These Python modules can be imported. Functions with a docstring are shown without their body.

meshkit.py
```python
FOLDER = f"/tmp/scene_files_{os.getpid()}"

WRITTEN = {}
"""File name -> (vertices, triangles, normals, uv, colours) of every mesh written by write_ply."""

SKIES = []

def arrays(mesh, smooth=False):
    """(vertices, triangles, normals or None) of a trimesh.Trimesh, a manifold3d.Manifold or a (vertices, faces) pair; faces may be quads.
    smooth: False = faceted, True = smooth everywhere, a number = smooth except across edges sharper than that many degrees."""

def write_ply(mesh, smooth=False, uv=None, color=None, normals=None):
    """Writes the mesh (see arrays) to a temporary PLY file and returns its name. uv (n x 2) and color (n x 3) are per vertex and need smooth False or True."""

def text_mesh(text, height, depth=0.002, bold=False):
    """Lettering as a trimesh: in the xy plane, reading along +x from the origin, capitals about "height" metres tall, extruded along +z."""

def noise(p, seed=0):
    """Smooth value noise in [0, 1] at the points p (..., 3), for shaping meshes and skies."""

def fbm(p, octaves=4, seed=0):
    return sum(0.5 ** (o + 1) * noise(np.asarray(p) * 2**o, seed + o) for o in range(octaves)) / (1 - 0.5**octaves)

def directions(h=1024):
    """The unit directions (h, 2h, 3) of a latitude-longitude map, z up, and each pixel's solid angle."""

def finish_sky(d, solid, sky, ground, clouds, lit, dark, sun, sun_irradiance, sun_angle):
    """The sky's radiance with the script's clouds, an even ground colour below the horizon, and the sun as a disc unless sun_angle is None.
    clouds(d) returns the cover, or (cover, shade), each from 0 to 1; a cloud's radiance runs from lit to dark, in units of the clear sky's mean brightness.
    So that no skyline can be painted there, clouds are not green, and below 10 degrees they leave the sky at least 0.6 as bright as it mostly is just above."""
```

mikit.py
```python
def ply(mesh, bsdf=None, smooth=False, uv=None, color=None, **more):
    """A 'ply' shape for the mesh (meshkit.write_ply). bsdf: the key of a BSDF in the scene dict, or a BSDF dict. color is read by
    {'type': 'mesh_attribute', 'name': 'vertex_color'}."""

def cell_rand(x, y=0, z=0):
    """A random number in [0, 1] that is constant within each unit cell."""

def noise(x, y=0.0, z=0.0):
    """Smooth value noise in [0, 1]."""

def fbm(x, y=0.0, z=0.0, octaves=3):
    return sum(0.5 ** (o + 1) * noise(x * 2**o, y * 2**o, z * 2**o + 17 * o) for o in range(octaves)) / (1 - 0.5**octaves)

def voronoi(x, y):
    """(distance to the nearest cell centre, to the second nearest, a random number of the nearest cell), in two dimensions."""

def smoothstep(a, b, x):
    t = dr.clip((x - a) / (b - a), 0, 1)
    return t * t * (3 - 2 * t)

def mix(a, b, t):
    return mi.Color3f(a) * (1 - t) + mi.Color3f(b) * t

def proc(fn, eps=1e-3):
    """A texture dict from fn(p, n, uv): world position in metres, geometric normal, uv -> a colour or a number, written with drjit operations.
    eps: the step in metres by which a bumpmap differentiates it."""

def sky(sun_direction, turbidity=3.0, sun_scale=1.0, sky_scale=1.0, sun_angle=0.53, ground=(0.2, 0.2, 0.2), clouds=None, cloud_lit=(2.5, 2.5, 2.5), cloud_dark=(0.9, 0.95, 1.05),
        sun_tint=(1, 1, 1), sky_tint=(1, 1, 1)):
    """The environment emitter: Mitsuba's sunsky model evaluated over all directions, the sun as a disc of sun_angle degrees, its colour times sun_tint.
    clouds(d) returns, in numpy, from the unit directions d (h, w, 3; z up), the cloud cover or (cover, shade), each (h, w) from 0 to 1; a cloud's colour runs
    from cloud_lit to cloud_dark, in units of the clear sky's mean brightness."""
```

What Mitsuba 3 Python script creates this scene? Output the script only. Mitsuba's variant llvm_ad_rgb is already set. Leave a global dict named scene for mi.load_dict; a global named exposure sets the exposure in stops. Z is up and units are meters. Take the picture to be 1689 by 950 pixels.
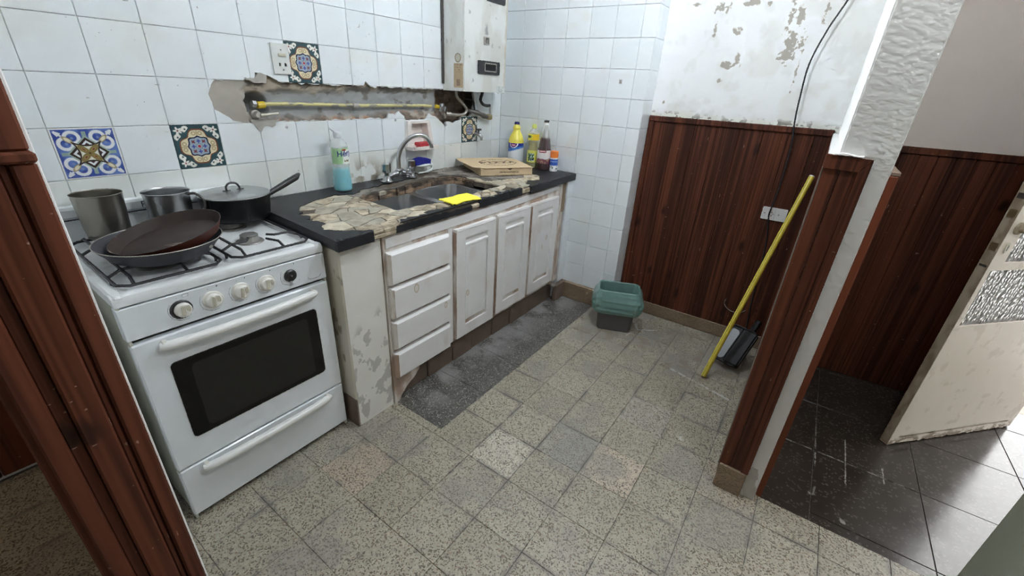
import math, random
import numpy as np, trimesh
import mitsuba as mi, drjit as dr
import mikit, meshkit
from mikit import noise, fbm, voronoi, cell_rand, smoothstep, mix, proc
from shapely.geometry import Polygon, box as sbox, Point, LineString, MultiPolygon
from shapely.ops import unary_union
from shapely import affinity
from scipy.spatial import Voronoi
T = mi.ScalarTransform4f
rng = np.random.default_rng(7)
random.seed(7)
scene, labels = {}, {}

# ------------------------------------------------------------------ camera, light, exposure
CAM = np.array([-0.29676, -1.86703, 1.33723])
FWD = np.array([0.75097123, 0.50489485, -0.42558594])
UP = np.array([0.32042177, 0.28491471, 0.90341214])
scene['camera'] = {'type': 'perspective', 'fov': 2 * math.degrees(math.atan(844.5 / 701.66)), 'fov_axis': 'x', 'near_clip': 0.02, 'far_clip': 200.0,
                   'to_world': T().look_at(origin=CAM.tolist(), target=(CAM + FWD).tolist(), up=UP.tolist())}
exposure = 1.94
ROOM = (0.72, -2.20, 2.30)          # main bulb, on the ceiling where the front room meets the kitchen
ROOM_R, ROOM_L = 0.05, (90.0, 94.0, 98.0)
LAMP = (1.25, -1.25, 2.10)          # weaker bulb over the kitchen
LEFT = (-1.55, -0.75, 2.25)         # added warm bulb, unseen, to brighten the room to the left
LEFT_R, LEFT_L = 0.05, (22.0, 15.0, 8.5)
LAMP_R, LAMP_L = 0.05, (76.0, 81.0, 86.0)
scene['sky'] = mikit.sky((0.75, -0.25, 0.62), turbidity=4.0, sun_scale=0.0, sky_scale=10.5, ground=(0.35, 0.34, 0.33),
                         clouds=lambda d: np.full(d.shape[:2], 0.85), cloud_lit=(2.2, 2.2, 2.2), cloud_dark=(1.8, 1.85, 1.95))

# ------------------------------------------------------------------ helpers
counts = {}


def num(base):
    n = counts.get(base, 0)
    counts[base] = n + 1
    return base if n == 0 else f'{base}_{n:03d}'


def tag(key, label, cat=None, group=None, kind=None):
    d = {'label': label}
    if cat: d['category'] = cat
    if group: d['group'] = group
    if kind: d['kind'] = kind
    labels[key] = d


def put(name, mesh, mat, parent=None, smooth=30, label=None, **more):
    key = num(name if parent is None else parent + '__' + name)
    scene[key] = mikit.ply(mesh, mat, smooth=smooth, **more)
    if label: tag(key, label)
    return key


def tris(m):
    if isinstance(m, trimesh.Trimesh): return m
    v, f = m
    f = np.asarray(f)
    if f.shape[1] == 4: f = np.vstack([f[:, [0, 1, 2]], f[:, [0, 2, 3]]])
    return trimesh.Trimesh(np.asarray(v, float), f, process=False)


def cat(*ms):
    return trimesh.util.concatenate([tris(m) for m in ms])


def bx(x0, x1, y0, y1, z0, z1, b=0.0):
    """box with chamfered edges"""
    if b <= 0:
        m = trimesh.creation.box(extents=(x1 - x0, y1 - y0, z1 - z0))
        m.apply_translation(((x0 + x1) / 2, (y0 + y1) / 2, (z0 + z1) / 2))
        return m
    b = min(b, 0.49 * min(x1 - x0, y1 - y0, z1 - z0))
    pts = []
    for X, i in ((x0, 1), (x1, -1)):
        for Y, j in ((y0, 1), (y1, -1)):
            for Z, k in ((z0, 1), (z1, -1)):
                pts += [(X + i * b, Y + j * b, Z), (X + i * b, Y, Z + k * b), (X, Y + j * b, Z + k * b)]
    return trimesh.convex.convex_hull(np.array(pts))


def rbox(x0, x1, y0, y1, z0, z1, r, n=4):
    """box with rounded edges: hull of spheres"""
    s = trimesh.creation.icosphere(2, r)
    pts = np.vstack([s.vertices + (X, Y, Z) for X in (x0 + r, x1 - r) for Y in (y0 + r, y1 - r) for Z in (z0 + r, z1 - r)])
    return trimesh.convex.convex_hull(pts)


def lathe(prof, seg=40, at=(0, 0, 0), tiltm=None):
    """prof: list of (r, z); open ends stay open unless r = 0"""
    p = np.array(prof, float)
    a = np.arange(seg) * 2 * np.pi / seg
    v = np.stack([p[:, 0, None] * np.cos(a), p[:, 0, None] * np.sin(a), np.repeat(p[:, 1, None], seg, 1)], -1).reshape(-1, 3)
    i, j = np.meshgrid(np.arange(len(p) - 1), np.arange(seg), indexing='ij')
    q = np.stack([i * seg + j, i * seg + (j + 1) % seg, (i + 1) * seg + (j + 1) % seg, (i + 1) * seg + j], -1).reshape(-1, 4)
    m = tris((v, q))
    m.merge_vertices()
    m.update_faces(m.nondegenerate_faces())
    if tiltm is not None: m.apply_transform(tiltm)
    m.apply_translation(at)
    return m


def spline(pts, n=8):
    p = np.array(pts, float)
    p = np.vstack([2 * p[0] - p[1], p, 2 * p[-1] - p[-2]])
    out = []
    for i in range(1, len(p) - 2):
        t = np.linspace(0, 1, n, endpoint=False)[:, None]
        a, b, c, d = p[i - 1], p[i], p[i + 1], p[i + 2]
        out.append(0.5 * (2 * b + (c - a) * t + (2 * a - 5 * b + 4 * c - d) * t**2 + (3 * b - a - 3 * c + d) * t**3))
    return np.vstack(out + [p[-2][None]])


def tube(pts, r, sides=10, cap=True):
    p = np.array(pts, float)
    r = np.broadcast_to(r, (len(p),)).astype(float)
    t = np.gradient(p, axis=0)
    t /= np.linalg.norm(t, axis=1, keepdims=True)
    u = np.cross(t[0], [0, 0, 1.0] if abs(t[0][2]) < 0.9 else [1.0, 0, 0])
    u /= np.linalg.norm(u)
    V = []
    a = np.arange(sides) * 2 * np.pi / sides
    for k in range(len(p)):
        u = u - t[k] * (u @ t[k])
        u /= np.linalg.norm(u)
        w = np.cross(t[k], u)
        V.append(p[k] + r[k] * (np.cos(a)[:, None] * u + np.sin(a)[:, None] * w))
    v = np.vstack(V)
    i, j = np.meshgrid(np.arange(len(p) - 1), np.arange(sides), indexing='ij')
    q = np.stack([i * sides + j, i * sides + (j + 1) % sides, (i + 1) * sides + (j + 1) % sides, (i + 1) * sides + j], -1).reshape(-1, 4)
    f = np.vstack([q[:, [0, 1, 2]], q[:, [0, 2, 3]]])
    if cap:
        n = len(v)
        v = np.vstack([v, p[0], p[-1]])
        jj = np.arange(sides)
        e = (len(p) - 1) * sides
        f = np.vstack([f, np.stack([np.full(sides, n), (jj + 1) % sides, jj], 1), np.stack([np.full(sides, n + 1), e + jj, e + (jj + 1) % sides], 1)])
    return trimesh.Trimesh(v, f, process=False)


def geoms(s):
    return [g for g in getattr(s, 'geoms', [s]) if g.geom_type == 'Polygon' and g.area > 1e-7]


def ext(poly, h):
    """extrude shapely polygon(s) in z from 0 to h"""
    ms = [trimesh.creation.extrude_polygon(g, h, engine='earcut') for g in geoms(poly)]
    return trimesh.util.concatenate(ms) if ms else None


AX = {'xy': np.eye(4),
      'xz': np.array([[1, 0, 0, 0], [0, 0, 1, 0], [0, 1, 0, 0], [0, 0, 0, 1.0]]),
      'yz': np.array([[0, 0, 1, 0], [1, 0, 0, 0], [0, 1, 0, 0], [0, 0, 0, 1.0]])}


def slab(poly, plane, a, b):
    """polygon drawn in a plane, thick from a to b along the third axis"""
    m = ext(poly, b - a)
    if m is None: return None
    m.apply_translation((0, 0, a))
    m.apply_transform(AX[plane])
    if np.linalg.det(AX[plane][:3, :3]) < 0: m.invert()
    return m


def rough(pts, amp, step, seed, closed=True):
    """subdivide a polyline and jitter it"""
    p = np.array(pts, float)
    q = np.vstack([p, p[:1]]) if closed else p
    out = []
    for a, b in zip(q[:-1], q[1:]):
        n = max(1, int(np.linalg.norm(b - a) / step))
        for k in range(n): out.append(a + (b - a) * k / n)
    if not closed: out.append(q[-1])
    out = np.array(out)
    r = np.random.default_rng(seed)
    return out + r.normal(0, amp, out.shape)


def rrect(x0, x1, y0, y1, r, n=6):
    return sbox(x0 + r, y0 + r, x1 - r, y1 - r).buffer(r, quad_segs=n)


def rot_to(m, ang, axis, point=(0, 0, 0)):
    m.apply_transform(trimesh.transformations.rotation_matrix(ang, axis, point))
    return m


def text(s, h, d=0.0006, bold=False):
    return meshkit.text_mesh(s, h, d, bold)


# ------------------------------------------------------------------ materials
def mat(name, color, rough_=0.5, metallic=0.0, spec=0.5, bump=None, bscale=1.0, two=True, **kw):
    if callable(color): c = proc(color)
    elif isinstance(color, dict): c = color
    else: c = {'type': 'rgb', 'value': list(color)}
    if callable(rough_): rough_ = proc(rough_)
    b = {'type': 'principled', 'base_color': c, 'roughness': rough_, 'metallic': metallic, 'specular': spec, **kw}
    if bump is not None:
        b = {'type': 'bumpmap', 'arbitrary': proc(bump), 'scale': bscale, 'bsdf': b}
    if two: b = {'type': 'twosided', 'bsdf': b}
    scene[name] = b
    return name


def C(*v): return mi.Color3f(*v)


TW, R0, TH = 0.1515, 1.0085, 0.15      # wall tile pitch on the back wall and a joint height
WX = 2.216                              # tiled right wall


def f_tile(p, n, uv):
    r = cell_rand(dr.floor(p.x / TW), dr.floor((p.z - R0) / TH), dr.floor((p.y + 0.0052) / 0.15 + 100 * dr.abs(n.x)))
    c = mix((0.685, 0.735, 0.765), (0.74, 0.785, 0.81), r)
    low = dr.select(p.z < R0, 1.0, 0.0) * dr.select(dr.abs(n.y) > 0.5, 1.0, 0.0) * dr.select(p.x < 2.2, 1.0, 0.0) * dr.select(p.y > -0.3, 1.0, 0.0)
    c = mix(c, (0.70, 0.705, 0.65), 0.6 * low)
    g = smoothstep(0.55, 0.8, fbm(p.x * 7, p.y * 7, p.z * 7, 3))
    c = mix(c, (0.66, 0.64, 0.56), 0.32 * g)
    sp = smoothstep(0.95, 0.97, noise(p.x * 95, p.y * 95, p.z * 95))
    sp *= smoothstep(0.55, 0.62, noise(p.x * 11 + 5, p.y * 11, p.z * 11))
    c = mix(c, (0.25, 0.24, 0.22), 0.8 * sp)
    # grey-brown mould behind the tap
    mo = smoothstep(0.16, 0.02, dr.sqrt(dr.square((p.x - 1.10) * 0.8) + dr.square((p.z - 0.90) * 1.5))) * dr.select(p.y > -0.02, 1.0, 0.0)
    c = mix(c, (0.30, 0.27, 0.21), mo * smoothstep(0.42, 0.62, fbm(p.x * 22, p.z * 22, 3.0, 4)))
    return c


mat('tile_white', f_tile, 0.16, spec=0.45)
mat('grout', lambda p, n, uv: mix((0.42, 0.43, 0.43), (0.55, 0.56, 0.56), fbm(p.x * 20, p.y * 20, p.z * 20)), 0.9)


def tile_uv(p):
    u = 2 * (p.x / TW - dr.floor(p.x / TW)) - 1
    v = 2 * ((p.z - R0) / TH - dr.floor((p.z - R0) / TH)) - 1
    return u, v


def ov(c, col, m): return mix(c, col, m)


def st(e, d): return smoothstep(e + 0.022, e - 0.022, d)      # 1 inside d < e


def f_green(p, n, uv):
    u, v = tile_uv(p)
    a, b = dr.abs(u), dr.abs(v)
    r = dr.sqrt(u * u + v * v)
    th = dr.atan2(v, u)
    c = C(0.022, 0.055, 0.065) * (0.8 + 0.4 * noise(p.x * 60, p.z * 60))
    cream, white, dark = (0.62, 0.55, 0.38), (0.72, 0.71, 0.66), (0.02, 0.025, 0.05)
    # corner flowers: star with a dark heart, two curls
    du, dv = a - 0.74, b - 0.74
    fr = dr.sqrt(du * du + dv * dv)
    fa = dr.atan2(dv, du)
    c = ov(c, white, st(0.13 + 0.05 * dr.cos(5 * fa), fr))
    c = ov(c, (0.20, 0.03, 0.04), st(0.04, fr))
    for (cu, cv) in ((0.44, 0.80), (0.80, 0.44)):
        d = dr.sqrt(dr.square(a - cu) + dr.square(b - cv))
        c = ov(c, white, st(0.052, dr.abs(d - 0.095)) * dr.select((a - cu) * 0.6 + (b - cv) * 0.6 > -0.06, 1.0, 0.0))
        d2 = dr.sqrt(dr.square(a - (cu + 0.74) / 2) + dr.square(b - (cv + 0.74) / 2))
        c = ov(c, white, st(0.06, d2))
    # lobed medallion
    m = r / (0.71 + 0.085 * dr.cos(4 * th) - 0.035 * dr.cos(8 * th))
    c = ov(c, (0.16, 0.055, 0.02), st(1.06, m))
    c = ov(c, cream, st(0.98, m))
    # leaf ornament on each side
    s1, s2 = dr.maximum(a, b), dr.minimum(a, b)
    for off, rad in ((0.13, 0.075),):
        d = dr.sqrt(dr.square(s1 - 0.60) + dr.square(s2 - off))
        c = ov(c, (0.30, 0.22, 0.10), st(0.016, dr.abs(d - rad)))
    c = ov(c, (0.30, 0.22, 0.10), st(0.016, s2) * st(0.14, dr.abs(s1 - 0.62)))
    c = ov(c, white, st(0.63, m))
    q = r / (0.49 + 0.03 * dr.cos(8 * th) - 0.03 * dr.cos(4 * th))
    c = ov(c, dark, st(1.0, q))
    c = ov(c, (0.27, 0.33, 0.40), st(0.86, q))
    # small crosses
    for (cu, cv, col, w) in ((0.24, 0.0, (0.03, 0.05, 0.28), 0), (0.0, 0.24, (0.03, 0.05, 0.28), 0), (0.22, 0.22, (0.15, 0.02, 0.03), 1)):
        x, y = dr.abs(a - cu), dr.abs(b - cv)
        if w: x, y = dr.abs((a - cu) + (b - cv)) * 0.7, dr.abs((a - cu) - (b - cv)) * 0.7
        c = ov(c, col, dr.maximum(st(0.028, x) * st(0.085, y), st(0.028, y) * st(0.085, x)))
    c = ov(c, (0.10, 0.12, 0.16), st(0.13, r))
    c = ov(c, (0.45, 0.5, 0.55), st(0.105, r))
    c = ov(c, (0.30, 0.02, 0.04), st(0.07, r))
    return c


def f_blue(p, n, uv):
    u, v = tile_uv(p)
    u, v = u * 1.06, v * 1.06
    a, b = dr.abs(u), dr.abs(v)
    r = dr.sqrt(u * u + v * v)
    white = (0.70, 0.72, 0.75)
    wn = fbm(p.x * 40, p.z * 40, 1.0)
    c = mix((0.035, 0.06, 0.26), (0.10, 0.17, 0.42), smoothstep(0.4, 0.7, wn))
    s1, s2 = dr.maximum(a, b), dr.minimum(a, b)
    # curls, two per corner, mirrored about the diagonal
    du, dv = s1 - 0.66, s2 - 0.42
    d = dr.sqrt(du * du + dv * dv)
    c = ov(c, white, st(0.062, dr.abs(d - 0.225)) * dr.select(du * 0.8 - dv * 0.5 > -0.15, 1.0, 0.0))
    c = ov(c, (0.16, 0.23, 0.42), st(0.05, dr.sqrt(dr.square(du + 0.02) + dr.square(dv))))
    # spear in each corner
    w = dr.abs(s1 - s2)
    dd = (a + b) * 0.5
    c = ov(c, white, st(0.05 + 0.55 * dr.maximum(0.0, 0.94 - dd) * dr.select(dd > 0.78, 1.0, 0.0), w) * smoothstep(0.72, 0.74, dd) * st(0.93, dd))
    # tan buds on the diagonals
    bud = dr.sqrt(dr.square((dd - 0.575) * 0.9) + dr.square(w * 1.0))
    c = ov(c, (0.33, 0.27, 0.14), st(0.13, bud))
    c = ov(c, (0.68, 0.64, 0.50), st(0.085, bud))
    # grey-green points on the axes
    c = ov(c, (0.25, 0.34, 0.32), st(0.07, s2) * st(0.90, s1) * smoothstep(0.55, 0.57, s1))
    # diamond
    dm = a + b
    c = ov(c, (0.30, 0.38, 0.34), st(0.74, dm))
    c = ov(c, (0.035, 0.022, 0.02), st(0.66, dm))
    c = ov(c, white, st(0.54, dm))
    c = ov(c, (0.05, 0.03, 0.03), st(0.44, dm))
    # concave square
    sq = s1 + 0.10 * dr.square(s2 / 0.4) * -1.0 + 0.05
    c = ov(c, (0.03, 0.02, 0.02), st(0.40, sq))
    c = ov(c, (0.66, 0.65, 0.58), st(0.335, sq))
    pet = dr.sqrt(dr.square((dd - 0.16) * 0.85) + dr.square(w * 0.95))
    c = ov(c, (0.20, 0.155, 0.055), st(0.15, pet))
    c = ov(c, (0.35, 0.22, 0.10), st(0.06, pet))
    c = ov(c, (0.12, 0.02, 0.015), st(0.036, pet))
    c = ov(c, (0.08, 0.04, 0.02), st(0.04, r))
    return ov(c, (0.74, 0.75, 0.75), 1 - st(1.0, s1))


mat('tile_green', f_green, 0.2)
mat('tile_blue', f_blue, 0.2)

GX, GY, GT = 0.6667, -1.0552, 0.196     # floor tile grid


def chips(x, y, s):
    wx, wy = x * s + 0.9 * noise(x * s * 0.7, y * s * 0.7, 4.0), y * s + 0.9 * noise(x * s * 0.7 + 9, y * s * 0.7, 8.0)
    return voronoi(wx, wy)


def seg_mask(x, y, x0, y0, x1, y1, w):
    dx, dy = x1 - x0, y1 - y0
    t = dr.clip(((x - x0) * dx + (y - y0) * dy) / (dx * dx + dy * dy), 0, 1)
    d = dr.sqrt(dr.square(x - x0 - t * dx) + dr.square(y - y0 - t * dy))
    return smoothstep(w, w * 0.4, d + 0.004 * (noise(x * 160, y * 160) - 0.5))


# single tiles that were replaced or have faded: the pale one, pinkish ones, grey ones
REPLACED = ((0, -1, (0.44, 0.415, 0.35), 0.85), (1, -3, (0.43, 0.37, 0.295), 0.8), (-2, 1, (0.36, 0.29, 0.22), 0.6), (1, -2, (0.25, 0.245, 0.225), 0.6), (3, -3, (0.30, 0.285, 0.25), 0.5), (2, -5, (0.37, 0.31, 0.245), 0.5), (-1, -2, (0.37, 0.345, 0.285), 0.4))


def f_floor(p, n, uv):
    x, y = p.x, p.y
    r = cell_rand(dr.floor((x - GX) / GT), dr.floor((y - GY) / GT), 3)
    base = mix((0.275, 0.255, 0.200), (0.325, 0.300, 0.242), r)
    ia, ib = dr.floor((x - GX) / GT), dr.floor((y - GY) / GT)
    for (ta, tb, col, m) in REPLACED: base = mix(base, col, dr.select((dr.abs(ia - ta) < 0.5) & (dr.abs(ib - tb) < 0.5), m, 0.0))
    d1, d2, w = chips(x, y, 225.0)
    k = smoothstep(0.02, 0.22, d2 - d1)
    c = mix(base, base * 1.30, dr.select(w > 0.70, 1.0, 0.0) * k)
    c = mix(c, (0.085, 0.065, 0.045), dr.select(w < 0.27, 0.92, 0.0) * smoothstep(0.66, 0.46, d1))
    c = mix(c, (0.22, 0.14, 0.08), dr.select(dr.abs(w - 0.27) < 0.04, 0.7, 0.0) * smoothstep(0.55, 0.42, d1))
    dirt = fbm(x * 5.2, y * 5.2, 2.0, 6)
    c = mix(c, (0.185, 0.180, 0.168), 0.45 * smoothstep(0.52, 0.70, dirt))
    # dirt ground into the joints and corners of tiles
    fx, fy = (x - GX) / GT, (y - GY) / GT
    e = dr.minimum(0.5 - dr.abs(fx - dr.floor(fx) - 0.5), 0.5 - dr.abs(fy - dr.floor(fy) - 0.5))
    c = mix(c, (0.14, 0.132, 0.12), 0.7 * smoothstep(0.10, 0.0, e) * smoothstep(0.50, 0.70, fbm(x * 13, y * 13, 7.0)))
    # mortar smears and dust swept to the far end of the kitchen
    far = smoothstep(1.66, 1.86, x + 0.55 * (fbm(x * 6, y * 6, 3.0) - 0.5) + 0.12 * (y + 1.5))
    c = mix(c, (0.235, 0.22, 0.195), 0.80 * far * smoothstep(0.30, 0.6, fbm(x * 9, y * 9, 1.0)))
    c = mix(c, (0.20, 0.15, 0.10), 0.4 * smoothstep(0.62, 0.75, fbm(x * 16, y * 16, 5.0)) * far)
    wh = mi.Float(0)
    for s in ((2.09, -1.235, 2.20, -1.16, 0.010), (2.09, -1.235, 2.16, -1.33, 0.008), (2.05, -1.22, 1.97, -1.20, 0.006), (1.80, -1.53, 1.72, -1.84, 0.009), (2.32, -1.25, 2.33, -1.60, 0.004), (1.30, -1.72, 1.33, -1.715, 0.011)):
        wh = dr.maximum(wh, seg_mask(x, y, *s))
    c = mix(c, (0.52, 0.52, 0.51), 0.7 * wh * smoothstep(0.25, 0.45, noise(x * 55, y * 55, 2.0)))
    return c


def f_dark(p, n, uv):
    x, y = p.x, p.y
    base = mix((0.070, 0.066, 0.060), (0.105, 0.098, 0.088), fbm(x * 7, y * 7, 2.0))
    d1, d2, w = chips(x, y, 190.0)
    c = mix(base, (0.33, 0.32, 0.29), dr.select(w < 0.20, 0.85, 0.0) * smoothstep(0.50, 0.30, d1))
    c = mix(c, base * 0.6, dr.select(w > 0.7, 1.0, 0.0))
    edge = smoothstep(-0.80, -0.60, y + 0.16 * (fbm(x * 8, y * 8, 3.0) - 0.5))
    c = mix(c, (0.255, 0.25, 0.245), 0.75 * edge * smoothstep(0.32, 0.62, fbm(x * 11, y * 11, 5.0, 4)))
    return c


def f_hall(p, n, uv):
    x, y = p.x, p.y
    base = mix((0.024, 0.0185, 0.0155), (0.040, 0.032, 0.027), fbm(x * 9, y * 9, 2.0))
    d1, d2, w = chips(x * 1.0, y * 0.8, 78.0)
    c = mix(base, (0.080, 0.067, 0.058), dr.select(w < 0.13, 0.75, 0.0) * smoothstep(0.40, 0.22, d1))
    d1, d2, w = chips(x, y, 120.0)
    c = mix(c, (0.085, 0.072, 0.063), dr.select(w < 0.12, 0.8, 0.0) * smoothstep(0.5, 0.3, d1))
    wh = mi.Float(0)
    for s in ((1.60, -2.05, 1.60, -2.50, 0.004), (1.50, -2.206, 1.86, -2.199, 0.003), (1.45, -2.31, 1.76, -2.312, 0.003), (1.33, -2.20, 1.37, -2.205, 0.012), (1.56, -2.437, 1.66, -2.437, 0.003), (1.255, -2.30, 1.30, -2.29, 0.010)):
        wh = dr.maximum(wh, seg_mask(x, y, *s))
    return mix(c, (0.42, 0.40, 0.38), 0.6 * wh * smoothstep(0.2, 0.55, noise(x * 50, y * 50, 2.0)))


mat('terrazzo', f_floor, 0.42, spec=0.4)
mat('terrazzo_dark', f_dark, 0.5, spec=0.4)
mat('terrazzo_hall', f_hall, lambda p, n, uv: 0.11 + 0.14 * fbm(p.x * 14, p.y * 14, 3.0), spec=0.35)
mat('floor_joint', (0.105, 0.098, 0.088), 0.9)
mat('skirting', lambda p, n, uv: mix(mix((0.15, 0.105, 0.065), (0.25, 0.19, 0.125), fbm(p.x * 14, p.y * 14, p.z * 14)), (0.07, 0.055, 0.04), 0.6 * smoothstep(0.55, 0.66, noise(p.x * 230, p.y * 230, p.z * 230))), 0.6)
mat('skirting_grimy', lambda p, n, uv: mix((0.085, 0.06, 0.045), (0.17, 0.125, 0.095), fbm(p.x * 11, p.y * 11, p.z * 11, 4)), 0.75)


def f_wood(p, n, uv):
    h = p.x + 1.31 * p.y
    bd = cell_rand(dr.floor(h / 0.113), 2, 5)
    g = fbm(h * 20 + 1.2 * noise(h * 3, p.z * 1.2), p.z * 0.9, 3.0 + bd * 9, 4)
    f = noise(h * 150 + 2 * noise(h * 9, p.z * 2), p.z * 2.5, 1.0)
    c = mix((0.029, 0.0082, 0.0045), (0.112, 0.0335, 0.0165), smoothstep(0.25, 0.78, 0.68 * g + 0.32 * f + 0.14 * (bd - 0.5)))
    # knots
    kx, kz = h * 5.2, p.z * 2.6
    d1, d2, w = voronoi(kx, kz)
    kn = smoothstep(0.13, 0.03, d1 + 0.05 * (noise(h * 70, p.z * 50) - 0.5)) * dr.select(w < 0.34, 1.0, 0.0)
    c = mix(c, (0.018, 0.007, 0.005), 0.85 * kn)
    sc = smoothstep(0.965, 0.985, noise(h * 70, p.z * 70, 3.0))
    return mix(c, (0.35, 0.25, 0.2), 0.6 * sc)


mat('wood', f_wood, lambda p, n, uv: 0.42 + 0.2 * noise((p.x + p.y) * 30, p.z * 4), spec=0.22)
mat('wood_red', lambda p, n, uv: mix((0.085, 0.022, 0.010), (0.15, 0.040, 0.018), noise((p.x + p.y) * 70, p.z * 3)), 0.6, spec=0.2)
mat('edge_grey', lambda p, n, uv: mix((0.10, 0.085, 0.075), (0.20, 0.175, 0.155), fbm(p.x * 30, p.y * 30, p.z * 14)), 0.7)
mat('wood_raw', lambda p, n, uv: mix((0.20, 0.14, 0.11), (0.13, 0.085, 0.065), noise((p.x + p.y) * 90, p.z * 5)), 0.6)


def f_peel(p, n, uv):
    y, z = p.y, p.z
    c = C(0.80, 0.82, 0.83)
    f = fbm(y * 6, z * 6, 3.0, 5)
    c = mix(c, (0.69, 0.69, 0.645), 0.55 * smoothstep(0.54, 0.68, f))
    c = mix(c, (0.62, 0.62, 0.59), 0.3 * smoothstep(0.60, 0.72, fbm(y * 13, z * 10, 8.0, 4)))
    d = fbm(y * 34, z * 34, 1.0, 4)
    fine = fbm(y * 90, z * 90, 4.0, 3)
    spots = mi.Float(0)
    for (a, b, ra, rb) in ((-1.335, 1.500, 0.040, 0.018), (-1.372, 1.538, 0.012, 0.022), (-1.318, 1.431, 0.011, 0.011), (-1.605, 1.605, 0.038, 0.060), (-1.592, 1.545, 0.030, 0.03), (-1.652, 1.50, 0.006, 0.085), (-1.25, 1.755, 0.03, 0.022), (-1.38, 1.768, 0.035, 0.012),
                           (-1.35, 1.655, 0.018, 0.014), (-1.565, 1.72, 0.012, 0.06), (-1.60, 1.70, 0.014, 0.04), (-1.05, 1.31, 0.012, 0.008), (-1.24, 1.66, 0.008, 0.05), (-1.46, 1.765, 0.012, 0.012), (-1.12, 1.77, 0.03, 0.008), (-1.70, 1.70, 0.012, 0.05)):
        q = dr.sqrt(dr.square((y - a) / ra) + dr.square((z - b) / rb))
        spots = dr.maximum(spots, smoothstep(1.8, 0.0, q))
    v = 0.70 * d + 0.42 * spots + 0.75 * (fine - 0.5)
    c = mix(c, (0.62, 0.60, 0.545), 0.7 * smoothstep(0.55, 0.60, v) * dr.select(spots > 0.02, 1.0, 0.0))
    k = smoothstep(0.63, 0.665, v) * dr.select(spots > 0.05, 1.0, 0.0)
    c = mix(c, (0.37, 0.35, 0.31), k)
    # flaking strip above the wainscot
    low = smoothstep(1.275, 1.235, z + 0.03 * (fbm(y * 25, z * 25, 6.0) - 0.5))
    c = mix(c, (0.72, 0.74, 0.66), 0.7 * low)
    c = mix(c, (0.13, 0.12, 0.10), 0.8 * low * smoothstep(0.60, 0.66, fbm(y * 45, z * 70, 2.0)))
    return c


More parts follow.
